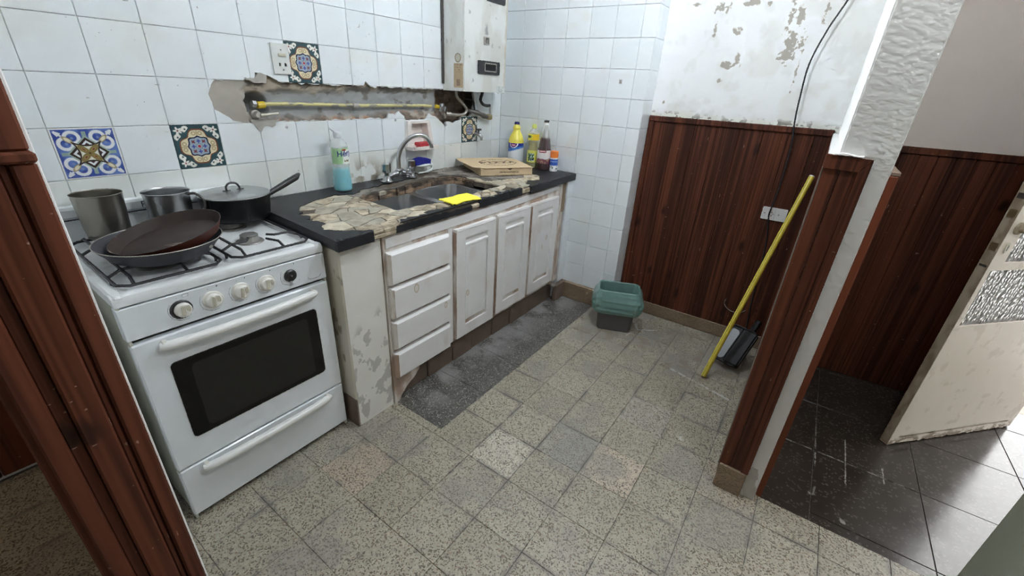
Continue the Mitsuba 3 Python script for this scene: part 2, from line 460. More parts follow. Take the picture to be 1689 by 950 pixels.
mat('plaster_peeling', f_peel, 0.75, spec=0.3, bump=lambda p, n, uv: 0.004 * fbm(p.y * 14, p.z * 14, 1.0, 4) + 0.002 * smoothstep(0.5, 0.55, fbm(p.y * 22, p.z * 22, 9.0, 4)))
mat('plaster_rough', lambda p, n, uv: mix((0.56, 0.56, 0.55), (0.50, 0.495, 0.48), fbm(p.x * 12, p.y * 12, p.z * 12)), 0.8, spec=0.3, bump=lambda p, n, uv: 0.0028 * fbm(p.x * 120, p.y * 120, p.z * 120, 3))
mat('plaster_pink', lambda p, n, uv: mix((0.69, 0.62, 0.58), (0.74, 0.67, 0.63), fbm(p.x * 6, p.y * 6, p.z * 6)), 0.85)
mat('paint_green', (0.30, 0.335, 0.27), 0.8)
mat('paint_white', (0.74, 0.745, 0.74), 0.8)
mat('ceiling_paint', (0.78, 0.78, 0.77), 0.9)


def f_pillar(p, n, uv):
    c = mix((0.62, 0.60, 0.56), (0.69, 0.68, 0.65), fbm(p.x * 9, p.y * 9, p.z * 9))
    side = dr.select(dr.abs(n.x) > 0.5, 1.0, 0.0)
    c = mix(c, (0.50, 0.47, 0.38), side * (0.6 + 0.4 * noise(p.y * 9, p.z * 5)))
    k = smoothstep(0.53, 0.57, fbm(p.x * 24, p.y * 24, p.z * 15, 5))
    low = smoothstep(0.46, 0.40, p.z + 0.20 * (noise(p.x * 20, p.z * 6) - 0.5))
    c = mix(c, (0.40, 0.385, 0.36), 0.9 * k * low * (1 - side))
    sc = smoothstep(0.68, 0.75, fbm(p.y * 22, p.z * 12, 4.0)) * side
    c = mix(c, (0.22, 0.18, 0.13), 0.7 * sc)
    return c


mat('pillar_plaster', f_pillar, 0.85, bump=lambda p, n, uv: 0.003 * fbm(p.x * 40, p.y * 40, p.z * 40, 3))


def f_cab(p, n, uv):
    c = mix((0.675, 0.672, 0.665), (0.74, 0.737, 0.735), fbm(p.x * 4, p.z * 9, p.y * 9))
    w = smoothstep(0.60, 0.78, fbm(p.x * 10 + 3, p.z * 5, p.y * 10, 4))
    c = mix(c, (0.52, 0.45, 0.39), 0.35 * w)
    for (a, b, r) in ((0.828, 0.545, 0.016), (1.005, 0.395, 0.012), (1.165, 0.40, 0.012), (1.86, 0.46, 0.010), (1.905, 0.51, 0.012)):
        q = dr.sqrt(dr.square((p.x - a) / r) + dr.square((p.z - b) / (r * 1.5)))
        c = mix(c, (0.42, 0.33, 0.22), 0.75 * smoothstep(1.0, 0.8, q) * (0.35 + 0.65 * smoothstep(0.25, 0.1, dr.abs(q - 0.8))))
    return c


mat('cabinet_white', f_cab, 0.42, spec=0.4)
mat('cabinet_worn', lambda p, n, uv: mix((0.60, 0.57, 0.53), (0.33, 0.235, 0.18), smoothstep(0.36, 0.66, fbm(p.x * 16, p.z * 9, p.y * 16, 4))), 0.6)
mat('cabinet_inside', (0.05, 0.035, 0.028), 0.8)


def f_stone(p, n, uv):
    r = cell_rand(dr.floor(p.x * 17), dr.floor(p.y * 17), 2)
    f = fbm(p.x * 45, p.y * 45, p.z * 45, 4)
    c = mix((0.235, 0.19, 0.13), (0.47, 0.405, 0.305), smoothstep(0.25, 0.7, f))
    c = mix(c, (0.27, 0.26, 0.22), 0.5 * smoothstep(0.7, 0.8, r))
    return mix(c, (0.20, 0.155, 0.10), 0.55 * smoothstep(0.55, 0.75, fbm(p.x * 20, p.y * 20, 5.0)))


mat('stone_a', f_stone, 0.7)
mat('stone_b', lambda p, n, uv: f_stone(p, n, uv) * 0.74, 0.7)
mat('stone_c', lambda p, n, uv: mix(f_stone(p, n, uv), (0.58, 0.53, 0.42), 0.45), 0.65)
mat('stone_d', lambda p, n, uv: mix(f_stone(p, n, uv), (0.24, 0.235, 0.20), 0.6), 0.7)
mat('cement_film', lambda p, n, uv: mix((0.075, 0.066, 0.056), (0.21, 0.19, 0.165), smoothstep(0.3, 0.7, fbm(p.x * 14, p.y * 14, 3.0, 4))), 0.8)
mat('mortar_dark', lambda p, n, uv: mix((0.028, 0.022, 0.018), (0.10, 0.078, 0.056), fbm(p.x * 30, p.y * 30, p.z * 30, 4)), 0.8)
mat('black_coat', lambda p, n, uv: mix((0.009, 0.0095, 0.011), (0.026, 0.027, 0.030), fbm(p.x * 15, p.y * 15, p.z * 15)), 0.45, spec=0.25, bump=lambda p, n, uv: 0.0012 * fbm(p.x * 60, p.y * 60, p.z * 60, 3))
mat('cut_edge', lambda p, n, uv: mix((0.035, 0.026, 0.02), (0.20, 0.135, 0.085), smoothstep(0.35, 0.7, fbm(p.x * 26, p.y * 26, p.z * 40, 4))), 0.75, bump=lambda p, n, uv: 0.006 * fbm(p.x * 45, p.y * 45, p.z * 60, 3))

mat('steel', lambda p, n, uv: mix((0.44, 0.45, 0.46), (0.56, 0.57, 0.58), noise(p.x * 20, p.y * 160, p.z * 20)), 0.30, metallic=1.0)
mat('aluminium', lambda p, n, uv: mix((0.33, 0.34, 0.35), (0.52, 0.53, 0.54), fbm(p.x * 30, p.y * 30, p.z * 10)), 0.28, metallic=1.0)
mat('aluminium_old', lambda p, n, uv: mix((0.20, 0.185, 0.155), (0.38, 0.365, 0.33), fbm(p.x * 16, p.y * 16, p.z * 9)), 0.30, metallic=1.0)
mat('chrome', (0.50, 0.51, 0.53), 0.14, metallic=1.0)
mat('dull_metal', lambda p, n, uv: mix((0.28, 0.26, 0.23), (0.48, 0.46, 0.43), fbm(p.x * 60, p.y * 60, p.z * 60)), 0.5, metallic=0.7)
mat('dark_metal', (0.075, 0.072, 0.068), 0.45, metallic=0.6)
mat('pan_iron', lambda p, n, uv: mix((0.030, 0.031, 0.036), (0.060, 0.061, 0.070), fbm(p.x * 25, p.y * 25, p.z * 25)), 0.45, spec=0.3, metallic=0.2)
mat('pan_inner', lambda p, n, uv: mix(mix((0.018, 0.013, 0.012), (0.048, 0.033, 0.028), fbm(p.x * 16, p.y * 16, 2.0, 4)), (0.22, 0.17, 0.14), 0.8 * smoothstep(0.72, 0.80, fbm(p.x * 30 + p.y * 22, p.y * 8 - p.x * 4, 5.0, 3))), 0.55, spec=0.2)
mat('pan_red', lambda p, n, uv: mix((0.042, 0.012, 0.009), (0.075, 0.021, 0.014), fbm(p.x * 30, p.y * 30, p.z * 30)), 0.5, spec=0.2)
mat('black_enamel', (0.005, 0.0055, 0.006), 0.35, spec=0.2)
mat('black_plastic', (0.012, 0.012, 0.013), 0.38)
mat('grate_iron', (0.010, 0.010, 0.012), 0.35)
mat('enamel_white', lambda p, n, uv: mix((0.715, 0.755, 0.79), (0.685, 0.72, 0.745), fbm(p.x * 5, p.y * 5, p.z * 5)), 0.2, spec=0.45)
mat('enamel_top', lambda p, n, uv: mix((0.70, 0.72, 0.735), (0.40, 0.39, 0.34), 0.75 * smoothstep(0.50, 0.70, fbm(p.x * 9, p.y * 9, 3.0, 4)) * dr.select(p.x < 0.2, 1.0, 0.15)), 0.22, spec=0.45)
mat('stove_side', lambda p, n, uv: mix((0.46, 0.48, 0.43), (0.36, 0.37, 0.31), fbm(p.y * 8, p.z * 6, 2.0)), 0.45)
mat('knob_white', (0.66, 0.65, 0.61), 0.35)
mat('handle_white', (0.73, 0.735, 0.72), 0.35)
mat('knob_grip', (0.46, 0.44, 0.36), 0.4)
mat('oven_glass', (0.004, 0.004, 0.0042), 0.08, spec=0.25)
mat('oven_inner', (0.016, 0.0155, 0.0145), 0.10, spec=0.25)
mat('print_grey', (0.30, 0.31, 0.33), 0.5)
mat('print_dark', (0.045, 0.05, 0.07), 0.5)
mat('burner_cap', (0.27, 0.26, 0.245), 0.45, metallic=0.6)
mat('burner_top', (0.16, 0.155, 0.15), 0.5, metallic=0.5)


def f_heat(p, n, uv):
    c = mix((0.60, 0.61, 0.59), (0.52, 0.52, 0.485), smoothstep(0.40, 0.66, fbm(p.x * 13, p.y * 13, p.z * 6, 5)))
    c = mix(c, (0.20, 0.195, 0.175), 0.6 * smoothstep(0.68, 0.80, fbm(p.x * 30, p.y * 30, p.z * 22, 4)))
    front = dr.select(p.y < -0.155, 1.0, 0.0)
    # burnt mark above the sight window
    w = dr.abs(p.x - 1.845 + 0.01 * (noise(p.z * 60, 1.0) - 0.5)) / (0.007 + 0.018 * dr.clip((1.66 - p.z) / 0.08, 0, 1))
    so = smoothstep(1.2, 0.2, w) * smoothstep(1.585, 1.60, p.z) * smoothstep(1.665, 1.61, p.z) * front
    c = mix(c, (0.07, 0.08, 0.10), 0.85 * so * (0.55 + 0.45 * noise(p.x * 160, p.z * 30)))
    ed = smoothstep(2.020, 2.032, p.x + 0.01 * noise(p.z * 40, 3.0)) * front
    return mix(c, (0.40, 0.34, 0.26), 0.6 * ed)


mat('heater_body', f_heat, 0.4)


def f_sticker(p, n, uv):
    c = C(0.36, 0.27, 0.17)
    z, y = p.z, p.y
    row = dr.floor(z / 0.012)
    on = cell_rand(dr.floor(y / 0.0055), row, 4)
    q = z / 0.012 - row
    m = dr.select(on > 0.45, 1.0, 0.0) * dr.select(dr.abs(q - 0.5) < 0.26, 1.0, 0.0) * dr.select(z > 1.40, 1.0, 0.0) * dr.select(dr.abs(y + 0.115) < 0.026, 1.0, 0.0)
    c = mix(c, (0.16, 0.10, 0.06), 0.75 * m)
    b = dr.select(dr.abs(y + 0.117) < 0.013, 1.0, 0.0) * dr.select(dr.abs(z - 1.347) < 0.016, 1.0, 0.0)
    return mix(c, (0.12, 0.075, 0.05), 0.85 * b * dr.select(cell_rand(dr.floor(y / 0.002), 3, 7) > 0.35, 1.0, 0.3))


mat('sticker_tan', f_sticker, 0.6)
mat('sticker_pale', lambda p, n, uv: mix((0.55, 0.58, 0.56), (0.34, 0.38, 0.37), dr.select(cell_rand(dr.floor(p.x / 0.006), dr.floor(p.z / 0.0065), 2) > 0.55, 0.8, 0.0)), 0.5)
mat('sticker_round', lambda p, n, uv: mix((0.42, 0.40, 0.33), (0.22, 0.18, 0.12), smoothstep(0.005, 0.002, dr.abs(dr.sqrt(dr.square(p.y + 0.113) + dr.square(p.z - 1.468)) - 0.0205))), 0.6)
mat('hole_rough', {'type': 'mesh_attribute', 'name': 'vertex_color'}, 0.9, bump=lambda p, n, uv: 0.006 * fbm(p.x * 70, p.y * 70, p.z * 70, 4))
mat('smear', lambda p, n, uv: mix((0.27, 0.255, 0.23), (0.40, 0.385, 0.355), fbm(p.x * 40, p.z * 40, p.y * 40)), 0.9)
mat('pipe_yellow', lambda p, n, uv: mix((0.52, 0.47, 0.22), (0.26, 0.25, 0.21), smoothstep(0.52, 0.66, fbm(p.x * 24, p.y * 40, p.z * 60, 3))), 0.55)
mat('yellow_tape', (0.55, 0.40, 0.03), 0.5)
mat('bronze_dark', lambda p, n, uv: mix((0.07, 0.065, 0.06), (0.20, 0.19, 0.175), fbm(p.x * 50, p.y * 50, p.z * 50)), 0.5, metallic=0.5)
mat('brass', (0.36, 0.29, 0.17), 0.4, metallic=0.8)
mat('plastic_white', lambda p, n, uv: mix((0.62, 0.64, 0.64), (0.52, 0.53, 0.50), fbm(p.x * 30, p.y * 30, p.z * 30)), 0.4)
mat('plastic_outlet', (0.62, 0.63, 0.64), 0.35)
mat('ceramic_cream', (0.70, 0.655, 0.62), 0.25)
mat('soap_red', (0.36, 0.024, 0.032), 0.4)
mat('cloth_yellow', lambda p, n, uv: mix((0.82, 0.70, 0.045), (0.88, 0.77, 0.075), noise(p.x * 260, p.y * 260)), 0.9, sheen=0.4)
mat('brush_blue', (0.012, 0.016, 0.20), 0.55)
mat('brush_handle', (0.62, 0.66, 0.64), 0.35)
mat('cardboard', lambda p, n, uv: mix((0.45, 0.345, 0.215), (0.50, 0.385, 0.245), fbm(p.x * 25, p.y * 25, p.z * 60)), 0.85)
mat('ink_brown', (0.075, 0.045, 0.028), 0.8)
mat('bleach_yellow', (0.74, 0.66, 0.10), 0.35)
mat('cap_navy', (0.015, 0.014, 0.10), 0.4)
mat('cap_lime', (0.55, 0.60, 0.14), 0.4)
mat('cap_black', (0.025, 0.022, 0.022), 0.45)
mat('white_plastic', (0.70, 0.70, 0.69), 0.35)
mat('orange_cap', (0.62, 0.16, 0.025), 0.4)


def lab(fn):
    return fn


def f_bleach(p, n, uv):
    z = p.z
    a = p.y * 0.9 - p.x * 0.5
    c = mix((0.62, 0.66, 0.72), (0.04, 0.16, 0.50), smoothstep(0.975, 0.985, z + 0.30 * (a + 1.28)))
    c = mix(c, (0.018, 0.03, 0.25), smoothstep(0.985, 1.000, z + 0.18 * (a + 1.28)))
    d = dr.sqrt(dr.square((p.y + 0.215) / 0.026) + dr.square((z - 1.008) / 0.024))
    c = mix(c, (0.70, 0.70, 0.74), smoothstep(1.08, 1.0, d))
    c = mix(c, (0.10, 0.03, 0.18), smoothstep(0.88, 0.8, d))
    c = mix(c, (0.72, 0.70, 0.74), smoothstep(0.5, 0.42, dr.sqrt(dr.square((p.y + 0.215) / 0.026) + dr.square((z - 1.011) / 0.008 - 0.9))))
    c = mix(c, (0.70, 0.35, 0.40), smoothstep(0.5, 0.42, dr.sqrt(dr.square((p.y + 0.215) / 0.03) + dr.square((z - 1.001) / 0.009))))
    return c


mat('label_bleach', f_bleach, 0.35)


def f_oil1(p, n, uv):
    c = mix((0.70, 0.64, 0.06), (0.72, 0.50, 0.02), smoothstep(-0.338, -0.348, p.y))
    d = dr.maximum(dr.abs(p.y + 0.318) / 0.02, dr.abs(p.z - 1.062) / 0.009)
    return mix(c, (0.05, 0.09, 0.03), smoothstep(1.05, 0.9, d + 0.3 * noise(p.y * 160, p.z * 160)))


def f_oil2(p, n, uv):
    c = mix((0.62, 0.60, 0.10), (0.55, 0.60, 0.16), noise(p.y * 60, p.z * 60))
    d = dr.maximum(dr.abs(p.y + 0.338) / 0.019, dr.abs(p.z - 0.938) / 0.024)
    k = noise(p.y * 190, p.z * 120, 3.0)
    ins = mix((0.45, 0.55, 0.55), (0.04, 0.10, 0.03), smoothstep(0.45, 0.55, k))
    c = mix(c, ins, smoothstep(1.05, 0.95, d))
    return mix(c, (0.015, 0.012, 0.01), smoothstep(0.0065, 0.005, dr.sqrt(dr.square(p.y + 0.351) + dr.square(p.z - 0.925))))


mat('label_oil_top', f_oil1, 0.4)
mat('label_oil', f_oil2, 0.4)


def f_vin(p, n, uv):
    z, y = p.z, p.y
    c = C(0.70, 0.66, 0.66)
    g = smoothstep(0.945, 0.935, z + 0.02 * noise(y * 60, 1.0) - 0.25 * dr.abs(y + 0.402))
    bl = noise(y * 170, z * 170, 2.0)
    c = mix(c, mix((0.13, 0.03, 0.06), (0.26, 0.16, 0.10), smoothstep(0.45, 0.6, bl)), g)
    d = dr.maximum(dr.abs(y + 0.428) / 0.022, dr.abs(z - 0.985) / 0.0085)
    c = mix(c, (0.20, 0.012, 0.03), smoothstep(1.03, 0.97, d))
    d = dr.maximum(dr.abs(y + 0.428) / 0.018, dr.abs(z - 0.985) / 0.0042)
    return mix(c, (0.62, 0.40, 0.42), smoothstep(1.05, 0.95, d))


mat('label_vinegar', f_vin, 0.45)


def f_aer(p, n, uv):
    z, y = p.z, p.y
    c = C(0.70, 0.71, 0.72)
    c = mix(c, (0.03, 0.09, 0.38), smoothstep(0.902, 0.906, z) * smoothstep(0.944, 0.940, z))
    c = mix(c, (0.35, 0.45, 0.65), smoothstep(0.003, 0.0015, dr.abs(z - 0.928)) * 0.8)
    return mix(c, (0.12, 0.15, 0.14), smoothstep(0.5, 0.6, noise(y * 150, z * 150)) * smoothstep(0.901, 0.897, z) * smoothstep(0.878, 0.884, z))


mat('label_spray', f_aer, 0.35)
mat('vinegar_liquid', (0.030, 0.004, 0.008), 0.15, spec=0.15)
mat('oil_liquid', (0.30, 0.27, 0.06), 0.15)
scene['clear_plastic'] = {'type': 'blendbsdf', 'weight': 0.16, 'a': {'type': 'thindielectric', 'int_ior': 1.35}, 'b': {'type': 'twosided', 'bsdf': {'type': 'diffuse', 'reflectance': {'type': 'rgb', 'value': [0.62, 0.64, 0.65]}}}}
scene['clear_glass'] = {'type': 'blendbsdf', 'weight': 0.035, 'a': {'type': 'thindielectric', 'int_ior': 1.5}, 'b': {'type': 'twosided', 'bsdf': {'type': 'diffuse', 'reflectance': {'type': 'rgb', 'value': [0.5, 0.51, 0.50]}}}}
mat('soap_liquid', (0.13, 0.50, 0.58), 0.15)
mat('cap_clear', (0.58, 0.61, 0.64), 0.3)


def f_detl(p, n, uv):
    z, x = p.z, p.x
    c = mix((0.30, 0.50, 0.27), (0.70, 0.74, 0.71), smoothstep(0.882, 0.890, x + 0.1 * (1.02 - z)))
    c = mix(c, (0.40, 0.58, 0.36), smoothstep(1.045, 1.050, z))
    c = mix(c, (0.30, 0.06, 0.035), smoothstep(1.0, 0.9, dr.maximum(dr.abs(x - 0.893) / 0.010, dr.abs(z - 1.046) / 0.004)))
    c = mix(c, (0.16, 0.13, 0.06), smoothstep(1.0, 0.9, dr.maximum(dr.abs(x - 0.902) / 0.013, dr.abs(z - 0.999) / 0.0045)) * smoothstep(0.3, 0.5, noise(x * 500, z * 200)))
    return c


mat('label_detergent', f_detl, 0.35)
mat('ink_blue', (0.012, 0.022, 0.16), 0.5)
mat('bin_grey', (0.068, 0.066, 0.064), 0.45)
scene['bag_green'] = {'type': 'blendbsdf', 'weight': 0.60, 'a': {'type': 'thindielectric', 'int_ior': 1.5, 'specular_transmittance': {'type': 'rgb', 'value': [0.62, 0.80, 0.75]}},
                      'b': {'type': 'twosided', 'bsdf': {'type': 'principled', 'base_color': proc(lambda p, n, uv: mix((0.13, 0.26, 0.235), (0.24, 0.40, 0.365), fbm(p.x * 26, p.y * 26, p.z * 18, 3))), 'roughness': 0.22, 'specular': 0.6}}}
mat('stick_yellow', lambda p, n, uv: mix((0.56, 0.44, 0.045), (0.62, 0.52, 0.075), noise(p.x * 60, p.y * 60, p.z * 20)), 0.35)
mat('stick_seam', (0.20, 0.21, 0.03), 0.5)
mat('dustpan_black', (0.005, 0.005, 0.0055), 0.45, spec=0.2)
mat('dustpan_grey', (0.135, 0.150, 0.165), 0.32)
mat('cable_black', (0.012, 0.013, 0.016), 0.4)


def f_door(p, n, uv):
    h = p.x * 0.737 - p.y * 0.676
    c = mix((0.60, 0.53, 0.47), (0.67, 0.60, 0.54), fbm(h * 5, p.z * 5, 2.0, 4))
    c = mix(c, (0.46, 0.39, 0.32), 0.4 * smoothstep(0.60, 0.74, fbm(h * 22, p.z * 22, 1.0, 4)))
    return mix(c, (0.16, 0.11, 0.07), 0.8 * smoothstep(0.055, 0.02, p.z + 0.05 * (fbm(h * 30, p.z * 30, 1.0) - 0.4)) * smoothstep(0.42, 0.5, fbm(h * 40, p.z * 60, 4.0)))


mat('door_paint', f_door, 0.5)
mat('door_edge', lambda p, n, uv: mix((0.33, 0.29, 0.225), (0.22, 0.17, 0.12), smoothstep(0.4, 0.65, fbm(p.x * 30, p.y * 30, p.z * 12, 4))), 0.7)


def f_pglass(p, n, uv):
    h = p.x * 0.737 - p.y * 0.676
    d1, d2, w = voronoi(h * 62 + 3 * noise(h * 20, p.z * 20), p.z * 40)
    c = mix((0.10, 0.10, 0.10), (0.31, 0.31, 0.31), w)
    return mix(c, (0.30, 0.27, 0.25), smoothstep(0.12, 0.02, d2 - d1))


mat('patterned_glass', f_pglass, 0.12, spec=0.5, bump=lambda p, n, uv: 0.004 * voronoi((p.x * 0.737 - p.y * 0.676) * 62, p.z * 40)[0])
mat('bare_bulb_socket', (0.03, 0.03, 0.03), 0.5)
mat('yard_paving', (0.55, 0.54, 0.52), 0.9)
mat('yard_wall', (0.72, 0.72, 0.70), 0.9)

# ================================================================== THE SETTING
CEIL = 2.62
# ---- floor: slab, then one tile per entry
k = put('floor', bx(-3.2, 2.7, -4.3, 0.3, -0.12, -0.004), 'floor_joint', smooth=False)
tag(k, 'terrazzo tile floor of the kitchen and hall with dark joints', kind='structure')
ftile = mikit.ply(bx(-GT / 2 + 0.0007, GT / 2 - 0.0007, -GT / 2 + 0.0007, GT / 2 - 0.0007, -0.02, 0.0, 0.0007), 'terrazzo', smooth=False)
DARKY, HALLX = -0.872, 1.185


dark_area, hall_area = sbox(0.703, DARKY, 2.6, 0.3), sbox(HALLX, -5, 3, -2.03)
for a in range(-6, 10):
    for b in range(-11, 7):
        x0, y0 = GX + a * GT, GY + b * GT
        cell = sbox(x0 + 0.0011, y0 + 0.0011, x0 + GT - 0.0011, y0 + GT - 0.0011)
        c2 = cell.difference(dark_area).difference(hall_area).intersection(sbox(-2, -5, 2.38, 0.14))
        if c2.area < 2e-4 or (y0 < -2.95 and x0 > -0.2): continue
        if c2.area > 0.99 * cell.area:
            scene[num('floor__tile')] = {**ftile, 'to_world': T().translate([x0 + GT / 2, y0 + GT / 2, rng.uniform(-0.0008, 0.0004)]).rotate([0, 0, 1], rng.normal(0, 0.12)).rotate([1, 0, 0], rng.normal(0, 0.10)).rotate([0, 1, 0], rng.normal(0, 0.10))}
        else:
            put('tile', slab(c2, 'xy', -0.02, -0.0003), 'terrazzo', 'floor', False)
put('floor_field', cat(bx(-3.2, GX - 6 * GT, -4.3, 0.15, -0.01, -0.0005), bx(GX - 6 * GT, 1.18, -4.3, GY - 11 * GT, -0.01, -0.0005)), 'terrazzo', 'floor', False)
# dark terrazzo row in front of the sink unit
xs = np.arange(0.703, 2.35, 0.30)
for i, x in enumerate(xs):
    x1 = min(x + 0.30, 2.36)
    put('tile', bx(x + 0.001, x1 - 0.001, DARKY + 0.001, -0.50, -0.02, -0.0005, 0.0008), 'terrazzo_dark', 'floor', False)
# hall tiles
HX, HY = [1.185, 1.23, 1.60, 1.97, 2.345, 2.60], [-2.03, -2.20, -2.55, -2.90, -3.25, -3.60, -3.95, -4.25]
for i in range(5):
    for j in range(7):
        put('tile', bx(HX[i] + 0.0012, HX[i + 1] - 0.0012, HY[j + 1] + 0.0012, HY[j] - 0.0012, -0.02, -0.001 + rng.uniform(-0.0006, 0.0006), 0.001), 'terrazzo_hall', 'floor', False)

# ---- back wall: wall body with the broken-out channel, tiles in front
HOLE = [(0.467, 1.307), (0.449, 1.25), (0.459, 1.209), (0.512, 1.168), (0.552, 1.158), (0.60, 1.158), (0.70, 1.160), (0.90, 1.161), (1.10, 1.161), (1.250, 1.162), (1.256, 1.186), (1.30, 1.178), (1.325, 1.193), (1.36, 1.172), (1.372, 1.150),
        (1.52, 1.152), (1.545, 1.178), (1.60, 1.160), (1.645, 1.128), (1.672, 1.098), (1.685, 1.135), (1.74, 1.128), (1.80, 1.140), (1.815, 1.160), (1.90, 1.162), (1.93, 1.205), (1.945, 1.26), (1.925, 1.312), (1.70, 1.306), (1.40, 1.306),
        (1.22, 1.307), (1.16, 1.306), (1.135, 1.328), (1.118, 1.308), (0.90, 1.305), (0.72, 1.308), (0.665, 1.330), (0.628, 1.336), (0.62, 1.312), (0.585, 1.315), (0.575, 1.308)]
hole = Polygon(rough(HOLE, 0.0022, 0.014, 3)).buffer(0)
NICHE = Polygon([(1.386, 1.138), (1.516, 1.138), (1.532, 1.016), (1.378, 1.016)])     # where the soap dish is let into the wall
body = sbox(-0.15, -0.1, 2.46, CEIL).difference(hole.buffer(0.004)).difference(NICHE)
k = put('wall_back', slab(body, 'xz', 0.005, 0.02), 'grout', smooth=False)
tag(k, 'white tiled kitchen back wall behind the stove and sink, with a broken-out pipe channel', kind='structure')
put('backing', bx(-0.15, 2.46, 0.16, 0.2, -0.1, CEIL), 'smear', 'wall_back', False)
put('plaster', bx(-0.15, 2.22, -0.001, 0.006, 2.0585, CEIL), 'paint_white', 'wall_back', False)
wt = mikit.ply(bx(-TW / 2 + 0.0008, TW / 2 - 0.0008, 0.0, 0.012, -TH / 2 + 0.0008, TH / 2 - 0.0008, 0.0013), 'tile_white', smooth=False)
DECOR = {(0, 0): 'tile_blue', (2, 0): 'tile_green', (5, 2): 'tile_green', (12, 0): 'tile_green'}
dl = {(0, 0): 'blue and white patterned majolica tile above the tall pot', (2, 0): 'dark green and cream patterned tile above the stove', (5, 2): 'dark green patterned tile beside the switch plate', (12, 0): 'dark green patterned tile behind the small tap'}
for i in range(-1, 15):
    for r in range(-2, 7):
        x0, z0 = i * TW, R0 + r * TH
        cell = sbox(x0 + 0.0008, z0 + 0.0008, min(x0 + TW, 2.2155) - 0.0008, z0 + TH - 0.0008)
        m = DECOR.get((i, r), 'tile_white')
        c2 = cell.difference(hole).difference(NICHE)
        full = c2.area > 0.995 * cell.area and i < 14
        if c2.area < 1e-4: continue
        if full and m == 'tile_white':
            scene[num('wall_back__tile')] = {**wt, 'to_world': T().translate([x0 + TW / 2, 0, z0 + TH / 2]).rotate([1, 0, 0], rng.normal(0, 0.22)).rotate([0, 0, 1], rng.normal(0, 0.22))}
        elif full:
            put('tile', bx(x0 + 0.0008, x0 + TW - 0.0008, -0.0006, 0.012, z0 + 0.0008, z0 + TH - 0.0008, 0.001), m, 'wall_back', False, label=dl[(i, r)])
        else:
            put('tile', slab(MultiPolygon(geoms(c2)), 'xz', 0.0, 0.010), m, 'wall_back', False)

# the channel: rough mortar, brick crumbs and dark cavities
gx, gz = np.meshgrid(np.linspace(0.42, 1.98, 330), np.linspace(1.075, 1.355, 66))
P2 = np.stack([gx, np.zeros_like(gx), gz], -1)
n1 = meshkit.fbm(P2 * [16, 1, 22], 5, 1)
n2 = meshkit.fbm(P2 * [30, 1, 36], 4, 5)
n3 = meshkit.fbm(P2 * [60, 1, 60], 3, 9)
zc = 1.232 - 0.012 * np.sin(gx * 3)
band = np.abs(gz - zc + 0.03 * (n1 - 0.5))
deep = 1 / (1 + np.exp((band - 0.052) / 0.005))
S = lambda a, b, x: np.clip((x - a) / (b - a), 0, 1) ** 2 * (3 - 2 * np.clip((x - a) / (b - a), 0, 1))
right = S(1.62, 1.68, gx + 0.05 * (n1 - 0.5))
leftflat = S(0.60, 0.575, gx + 0.05 * (n1 - 0.5))
cav = S(0.042, 0.022, np.hypot((gx - 0.615) * 0.8, (gz - 1.222) * 0.85) + 0.022 * (n2 - 0.5))
dep = 0.006 + 0.026 * deep * (1 - leftflat) + 0.010 * n2 + 0.010 * (1 - deep) * n1
dep = dep * (1 - right) + right * (0.075 + 0.060 * n1 + 0.020 * n2)
dep = dep * (1 - leftflat) + leftflat * (0.004 + 0.003 * n1) + cav * 0.085
V = np.stack([gx, dep, gz], -1).reshape(-1, 3)
H_, W_ = gx.shape
ii, jj = np.meshgrid(np.arange(H_ - 1), np.arange(W_ - 1), indexing='ij')
q = np.stack([ii * W_ + jj, ii * W_ + jj + 1, (ii + 1) * W_ + jj + 1, (ii + 1) * W_ + jj], -1).reshape(-1, 4)


def mixc(a, b, t): return np.asarray(a) * (1 - t[..., None]) + np.asarray(b) * t[..., None]


grey = mixc((0.215, 0.225, 0.228), (0.30, 0.305, 0.30), n2)
edge = mixc((0.17, 0.135, 0.105), (0.34, 0.29, 0.235), S(0.38, 0.62, n1))
edge = mixc(edge, (0.30, 0.155, 0.085), S(0.56, 0.64, n2) * (gz < 1.215) * (1 - right))
edge = mixc(edge, (0.115, 0.092, 0.072), S(0.57, 0.66, meshkit.fbm(P2 * [24, 1, 40], 4, 12)))
col = edge * (1 - deep[..., None]) + grey * deep[..., None]
col = mixc(col, (0.13, 0.118, 0.105), S(0.60, 0.70, meshkit.fbm(P2 * [20, 1, 34], 5, 20)) * 0.85)
dark = mixc((0.165, 0.120, 0.095), (0.28, 0.215, 0.175), n2)
col = col * (1 - right[..., None]) + dark * right[..., None]
bl = right * S(0.040, 0.0, np.abs(gz - (1.15 - 0.0 * gx)) + 0.03 * (n2 - 0.5)) * S(1.80, 1.70, gx)
col = mixc(col, (0.24, 0.19, 0.155), bl)
col = mixc(col, mixc((0.27, 0.245, 0.215), (0.38, 0.355, 0.315), n1), leftflat)
qc = V[q].mean(1)
q = q[~((np.abs(qc[:, 0] - 1.451) < 0.078) & (qc[:, 2] < 1.139))]
put('pipe_channel', (V, q), 'hole_rough', 'wall_back', True, color=np.clip(col.reshape(-1, 3), 0.01, 1))
# mortar smears lapping over the tiles and a flap of plaster under the pipe end
for pts, sd in (([(0.572, 1.170), (0.590, 1.145), (0.600, 1.128), (0.612, 1.126), (0.620, 1.142), (0.640, 1.148), (0.652, 1.140), (0.668, 1.146), (0.672, 1.158), (0.69, 1.168)], 1), ([(0.58, 1.318), (0.615, 1.302), (0.66, 1.304), (0.668, 1.330), (0.652, 1.340), (0.634, 1.336), (0.62, 1.318)], 2)):
    put('mortar_smear', slab(Polygon(rough(pts, 0.0015, 0.008, sd)).buffer(0), 'xz', -0.004, 0.008), 'smear', 'wall_back', False)
